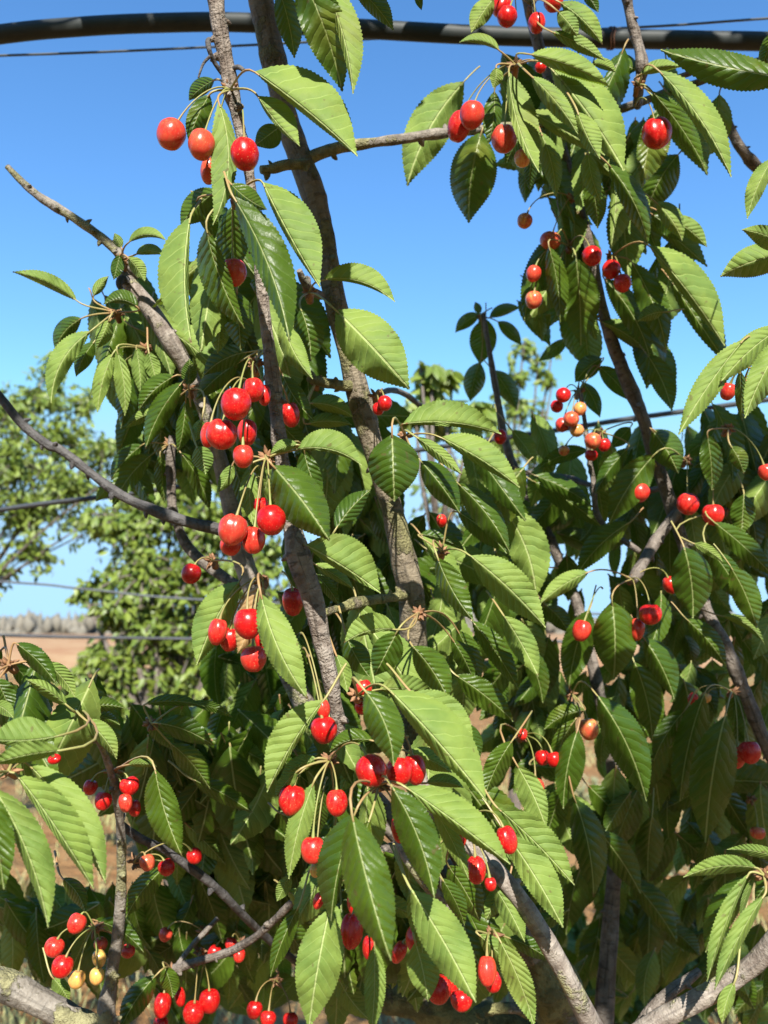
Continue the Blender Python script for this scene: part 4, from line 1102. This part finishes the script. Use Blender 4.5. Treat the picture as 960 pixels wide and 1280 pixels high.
far_tree('cherry_tree', 'airy out-of-focus cherry tree against the sky, its loose crown behind the long bare dark branch', 'cherry tree', (-520, 1000, 5.2),
  [(-120, 560, 90, 5.2, 260), (-40, 530, 60, 5.2, 190), (15, 510, 45, 5.1, 160), (60, 500, 34, 5.1, 110), (20, 580, 55, 5.0, 240), (75, 555, 45, 5.1, 190), (-30, 640, 70, 5.0, 260), (35, 640, 48, 5.0, 220), (90, 610, 45, 5.0, 190),
   (120, 660, 38, 5.0, 120), (40, 690, 32, 5.0, 90), (-10, 715, 30, 5.0, 70), (130, 560, 36, 5.0, 110), (110, 500, 26, 5.1, 60), (165, 620, 40, 4.9, 150), (190, 560, 40, 4.9, 120), (60, 460, 20, 5.1, 25)], .047, 3, group=FG, dens=4., rtrunk=.022)
far_tree('cherry_tree', 'bushy bright green cherry tree in full sun beyond the lone red cherry', 'cherry tree', (225, 1080, 4.4),
  [(160, 660, 46, 4.4, 240), (215, 640, 46, 4.4, 260), (265, 660, 46, 4.4, 220), (180, 720, 46, 4.3, 280), (235, 720, 50, 4.3, 320), (290, 730, 44, 4.3, 220), (150, 765, 34, 4.3, 150), (195, 785, 46, 4.3, 280), (250, 800, 46, 4.3, 260), (120, 730, 24, 4.4, 60), (105, 745, 14, 4.4, 26),
   (95, 850, 28, 4.4, 110), (125, 825, 30, 4.4, 120), (150, 900, 40, 4.3, 160), (210, 915, 40, 4.3, 160), (165, 840, 40, 4.3, 200), (220, 860, 42, 4.3, 220), (275, 860, 42, 4.3, 200), (130, 860, 30, 4.4, 110), (320, 820, 44, 4.4, 180), (330, 700, 40, 4.4, 160), (320, 640, 40, 4.4, 160), (370, 760, 50, 4.4, 160), (260, 590, 40, 4.5, 140)], .054, 8, dens=3.2, rtrunk=.05, group=FG)
far_tree('cherry_tree', 'pale feathery cherry tree seen through gaps right behind the multicoloured bunch', 'cherry tree', (640, 1000, 5.6),
  [(655, 430, 22, 5.6, 50), (672, 455, 22, 5.6, 60), (640, 470, 24, 5.6, 60), (690, 480, 22, 5.6, 50), (650, 510, 34, 5.6, 120), (620, 550, 40, 5.5, 160), (670, 550, 30, 5.5, 80), (630, 620, 50, 5.5, 220), (600, 680, 50, 5.5, 220), (560, 620, 50, 5.5, 200), (690, 440, 14, 5.6, 24), (545, 520, 40, 5.5, 120)], .062, 15, group=FG, dens=1.2)
far_tree('cherry_tree', 'small bright leaf tuft of a cherry tree rising against the sky beside the smooth trunk', 'cherry tree', (545, 1100, 2.6),
  [(540, 470, 26, 2.6, 46), (565, 462, 16, 2.6, 26), (555, 495, 30, 2.6, 60), (525, 455, 14, 2.6, 14), (590, 505, 28, 2.6, 40), (520, 520, 30, 2.6, 50)], .07, 22, rtrunk=.02, group=FG, dens=1.1)
far_tree('sapling', 'dark leafy sapling with a thin straight trunk, in shade between the two bare pale branches', 'sapling', (803, 1338, 2.6),
  [(790, 1100, 44, 2.6, 40), (730, 1180, 56, 2.5, 90), (800, 1190, 56, 2.5, 90), (850, 1150, 46, 2.6, 60), (700, 1225, 40, 2.5, 60), (765, 1245, 48, 2.5, 80), (840, 1225, 44, 2.5, 70), (880, 1190, 44, 2.6, 60)], .075, 31, mat='dark', rtrunk=.02, lm='leaf')

# ================================================================ ground, field, grass, sky
def ground_material():
    N = NT('dry_red_soil')
    pos = N.n('ShaderNodeNewGeometry').outputs['Position']
    a = N.noise(pos, .55, 5, .6); b = N.noise(pos, 4.5, 6, .65); c = N.noise(pos, 38., 4, .65)
    col = N.mix(N.sstep(b, .35, .65), (.29, .145, .055), (.44, .25, .105))
    col = N.mix(N.math('MULTIPLY', N.sstep(a, .52, .64), .75), col, (.24, .21, .10))          # dry grass patches
    col = N.mix(N.math('MULTIPLY', N.sstep(c, .55, .7), .35), col, (.20, .11, .06))
    h = N.math('ADD', b, N.math('MULTIPLY', c, .3))
    bp = N.n('ShaderNodeBump', inp={'Strength': 1., 'Distance': .12, 'Height': h})
    bs = N.bsdf(col, .95, bp.outputs[0], Specular_IOR_Level=.1); N.l(bs.outputs[0], N.out.inputs[0]); return N.m
mb = MB(); ys = [-30, -8, -3, 0, 2, 4, 6, 9, 13, 20, 32, 60, 120, 400, 2500]; xs = [-2500, -300, -60, -25, -12, -7, -4, -2, -1, 0, 1, 2, 4, 7, 12, 25, 60, 300, 2500]
V = [(x, y, .04 * noise.noise(Vector((x * .9, y * .9, 0))) if abs(x) < 30 and y < 60 else 0) for y in ys for x in xs]; n = len(xs)
mb.add(V, [(i * n + j, i * n + j + 1, (i + 1) * n + j + 1, (i + 1) * n + j) for i in range(len(ys) - 1) for j in range(n - 1)])
tag(mb.build('ground', ground_material()), kind='structure')
# ploughed red field bank in the distance
mb = MB(); rs = random.Random(2); V = []; nx = 90
for iy, (y, z) in enumerate(((26, .0), (30, .35), (36, .55), (60, .7), (90, .75), (91, -.1))):
    for ix in range(nx):
        x = -140 + 280 * ix / (nx - 1)
        V.append((x, y + rs.uniform(-.6, .6), z + (.12 * noise.noise(Vector((x * .2, y, 0))) if 0 < z else 0) - (.02 if iy == 0 else 0)))
mb.add(V, [(i * nx + j, i * nx + j + 1, (i + 1) * nx + j + 1, (i + 1) * nx + j) for i in range(5) for j in range(nx - 1)])
tag(mb.build('field', simple('red_field', (.34, .165, .065), .95, (.42, .26, .12), .8)), kind='structure')
# far scrub
mb = MB()
for _ in range(9000):
    x = rs.uniform(-130, 130); y = rs.uniform(88, 125); h = (.8 + 2.3 * rs.random() ** 2.2) * (1 + .4 * noise.noise(Vector((x * .06, 0, 0)))); w = rs.uniform(.3, .9)
    V = []; 
    for i, (zz, rr) in enumerate(((.3, .6), (.55, 1.), (.8, .75), (1., .12))):
        for k in range(6):
            a = k * math.pi / 3 + i * .5; q = rr * w * rs.uniform(.6, 1.2)
            V.append((x + q * math.cos(a), y + q * math.sin(a), .2 + h * zz * rs.uniform(.85, 1.1)))
    mb.add(V, [(i * 6 + k, i * 6 + (k + 1) % 6, i * 6 + 6 + (k + 1) % 6, i * 6 + 6 + k) for i in range(3) for k in range(6)] + [(18, 19, 20, 21, 22, 23)])
tag(mb.build('treeline', simple('grey_scrub', (.20, .18, .14), .95, (.175, .16, .125), .2)), kind='stuff')
# unseen orchard row added behind the photographer to block low sky and soil bounce
mb = MB(); rs = random.Random(4)
for _ in range(5200):
    c = Vector((rs.uniform(-7, 7), rs.uniform(-4.4, -3.0), rs.uniform(.25, 3.0)))
    far_leaf(mb, c, Vector((rs.gauss(0, .7), rs.gauss(0, .7), rs.gauss(-.6, .5))).normalized(), Vector((rs.gauss(0, .6), rs.gauss(0, .6), .8)).normalized(), rs.uniform(.14, .22), .045, rs.random())
tag(mb.build('treeline', M['leaf']), kind='stuff')  # added light-blocking leaves, apart from the far scrub of the same name
# dry grass and weeds on the soil
M['grass'] = simple('dry_grass', (.26, .27, .10), .8, (.42, .36, .17), 3.)
mb = MB(); rs = random.Random(9)
for _ in range(2600):
    d = 2.3 + 30 * rs.random() ** 1.5 ; x = rs.uniform(-.55, .55) * d; 
    if noise.noise(Vector((x * .7, d * .7, 3))) < -.05: continue
    for _b in range(rs.randint(8, 16)):
        b = Vector((x + rs.gauss(0, .05), d + rs.gauss(0, .05), -.01)); h = rs.uniform(.04, .16); a = rs.uniform(0, 6.3)
        t = b + Vector((math.cos(a) * h * .6, math.sin(a) * h * .6, h)); m = b.lerp(t, .55) + Vector((0, 0, h * .15)); s = Vector((-math.sin(a), math.cos(a), 0)) * .004
        mb.add([b - s, b + s, m + s * .8, m - s * .8, t], [(0, 1, 2, 3), (3, 2, 4)])
tag(mb.build('grass', M['grass']), kind='stuff')
# grey-green bushes along the row
def weed(x, y, r, label):
    d = CAM_H * F / (y - 785) ; b = P(x, y, d); b.z = 0; rs = random.Random(int(x))
    root = empty('weed', b, label, 'weed', 'grey-green weeds on the bare soil'); R = r * d / F
    st = MB(); lv = MB()
    for _ in range(34):
        dr = Vector((rs.gauss(0, .6), rs.gauss(0, .6), rs.uniform(.3, 1))).normalized(); ln = R * rs.uniform(.7, 1.5)
        pts = [b, b + dr * ln * .6, b + dr * ln + Vector((0, 0, -.1 * ln))]
        tube(st, [(p, .004) for p in pts], 5)
        for _k in range(22):
            p = pts[0].lerp(pts[2], rs.uniform(.15, 1)); ax = (dr + Vector((rs.gauss(0, .6), rs.gauss(0, .6), rs.gauss(0, .5)))).normalized()
            far_leaf(lv, p, ax, Vector((rs.gauss(0, .6), -.6, .8)), .09 * (R / .4), .014 * (R / .4), rs.random())
    st.build('stem', M['petiole'], root, b); lv.build('leaves', M['weed_leaf'], root, b)
M['weed_leaf'] = simple('weed_leaf', (.17, .19, .10), .7, (.27, .27, .15), 6.)
weed(285, 925, 26, 'round grey-green weed on sandy soil behind the shaded lower leaves')
weed(322, 945, 22, 'smaller grey-green weed next to the round one on sandy soil')
weed(735, 1010, 30, 'pale weed on sunny soil seen through gaps in the shaded crown')
weed(815, 1090, 40, 'tall pale weed behind the dark sapling')
weed(60, 1225, 36, 'low green weed on the soil under the thick lichen-spotted branch')

# sky, sun, camera
w = bpy.data.worlds.new('World'); scene.world = w; w.use_nodes = True
nt = w.node_tree; bg = nt.nodes['Background']
sky = nt.nodes.new('ShaderNodeTexSky'); sky.sky_type = 'NISHITA'; sky.sun_disc = False
sky.sun_elevation = math.asin(SUN_DIR.z); sky.sun_rotation = math.atan2(SUN_DIR.x, SUN_DIR.y)
sky.altitude = 300; sky.air_density = 1.0; sky.dust_density = .05; sky.ozone_density = 3.0
hs = nt.nodes.new('ShaderNodeHueSaturation'); hs.inputs['Saturation'].default_value = SKY_SAT; hs.inputs['Hue'].default_value = .5
nt.links.new(sky.outputs[0], hs.inputs['Color']); sep = nt.nodes.new('ShaderNodeSeparateColor'); cmb = nt.nodes.new('ShaderNodeCombineColor'); nt.links.new(hs.outputs[0], sep.inputs[0])
for i, top in enumerate((1.9, 3.25, 4.6)):             # low sky colour is capped per channel to keep it from whitening out
    mn = nt.nodes.new('ShaderNodeMath'); mn.operation = 'SMOOTH_MIN'; mn.inputs[1].default_value = top; mn.inputs[2].default_value = .5
    nt.links.new(sep.outputs[i], mn.inputs[0]); nt.links.new(mn.outputs[0], cmb.inputs[i])
nt.links.new(cmb.outputs[0], bg.inputs[0]); bg.inputs[1].default_value = SKY_STRENGTH
sl = bpy.data.lights.new('sun', 'SUN'); sl.energy = SUN_STRENGTH; sl.angle = math.radians(.53); sl.color = (1, .95, .87)
so = bpy.data.objects.new('sun', sl); COL.objects.link(so); so.rotation_euler = SUN_DIR.to_track_quat('Z', 'Y').to_euler()
so.location = SUN_DIR * 20
cd = bpy.data.cameras.new('camera'); co = bpy.data.objects.new('camera', cd); COL.objects.link(co)
co.location = CAM; co.rotation_euler = (math.pi / 2 + PITCH, 0, 0)
cd.sensor_fit = 'VERTICAL'; cd.sensor_height = 36.; cd.sensor_width = 27.; cd.lens = 36. * F / 1280
cd.clip_start = .01; cd.clip_end = 6000
cd.dof.use_dof = True; cd.dof.focus_distance = .66; cd.dof.aperture_fstop = cd.lens / 3.3
scene.camera = co
vs = scene.view_settings; vs.view_transform = 'Standard'; vs.look = 'None'; vs.exposure = EXPOSURE; vs.gamma = 1
scene.render.engine = 'CYCLES'
cy = scene.cycles
cy.use_denoising = True
try: cy.denoiser = 'OPENIMAGEDENOISE'
except Exception: pass
cy.max_bounces = 6; cy.diffuse_bounces = 1; cy.glossy_bounces = 2; cy.transmission_bounces = 4; cy.caustics_reflective = False; cy.caustics_refractive = False
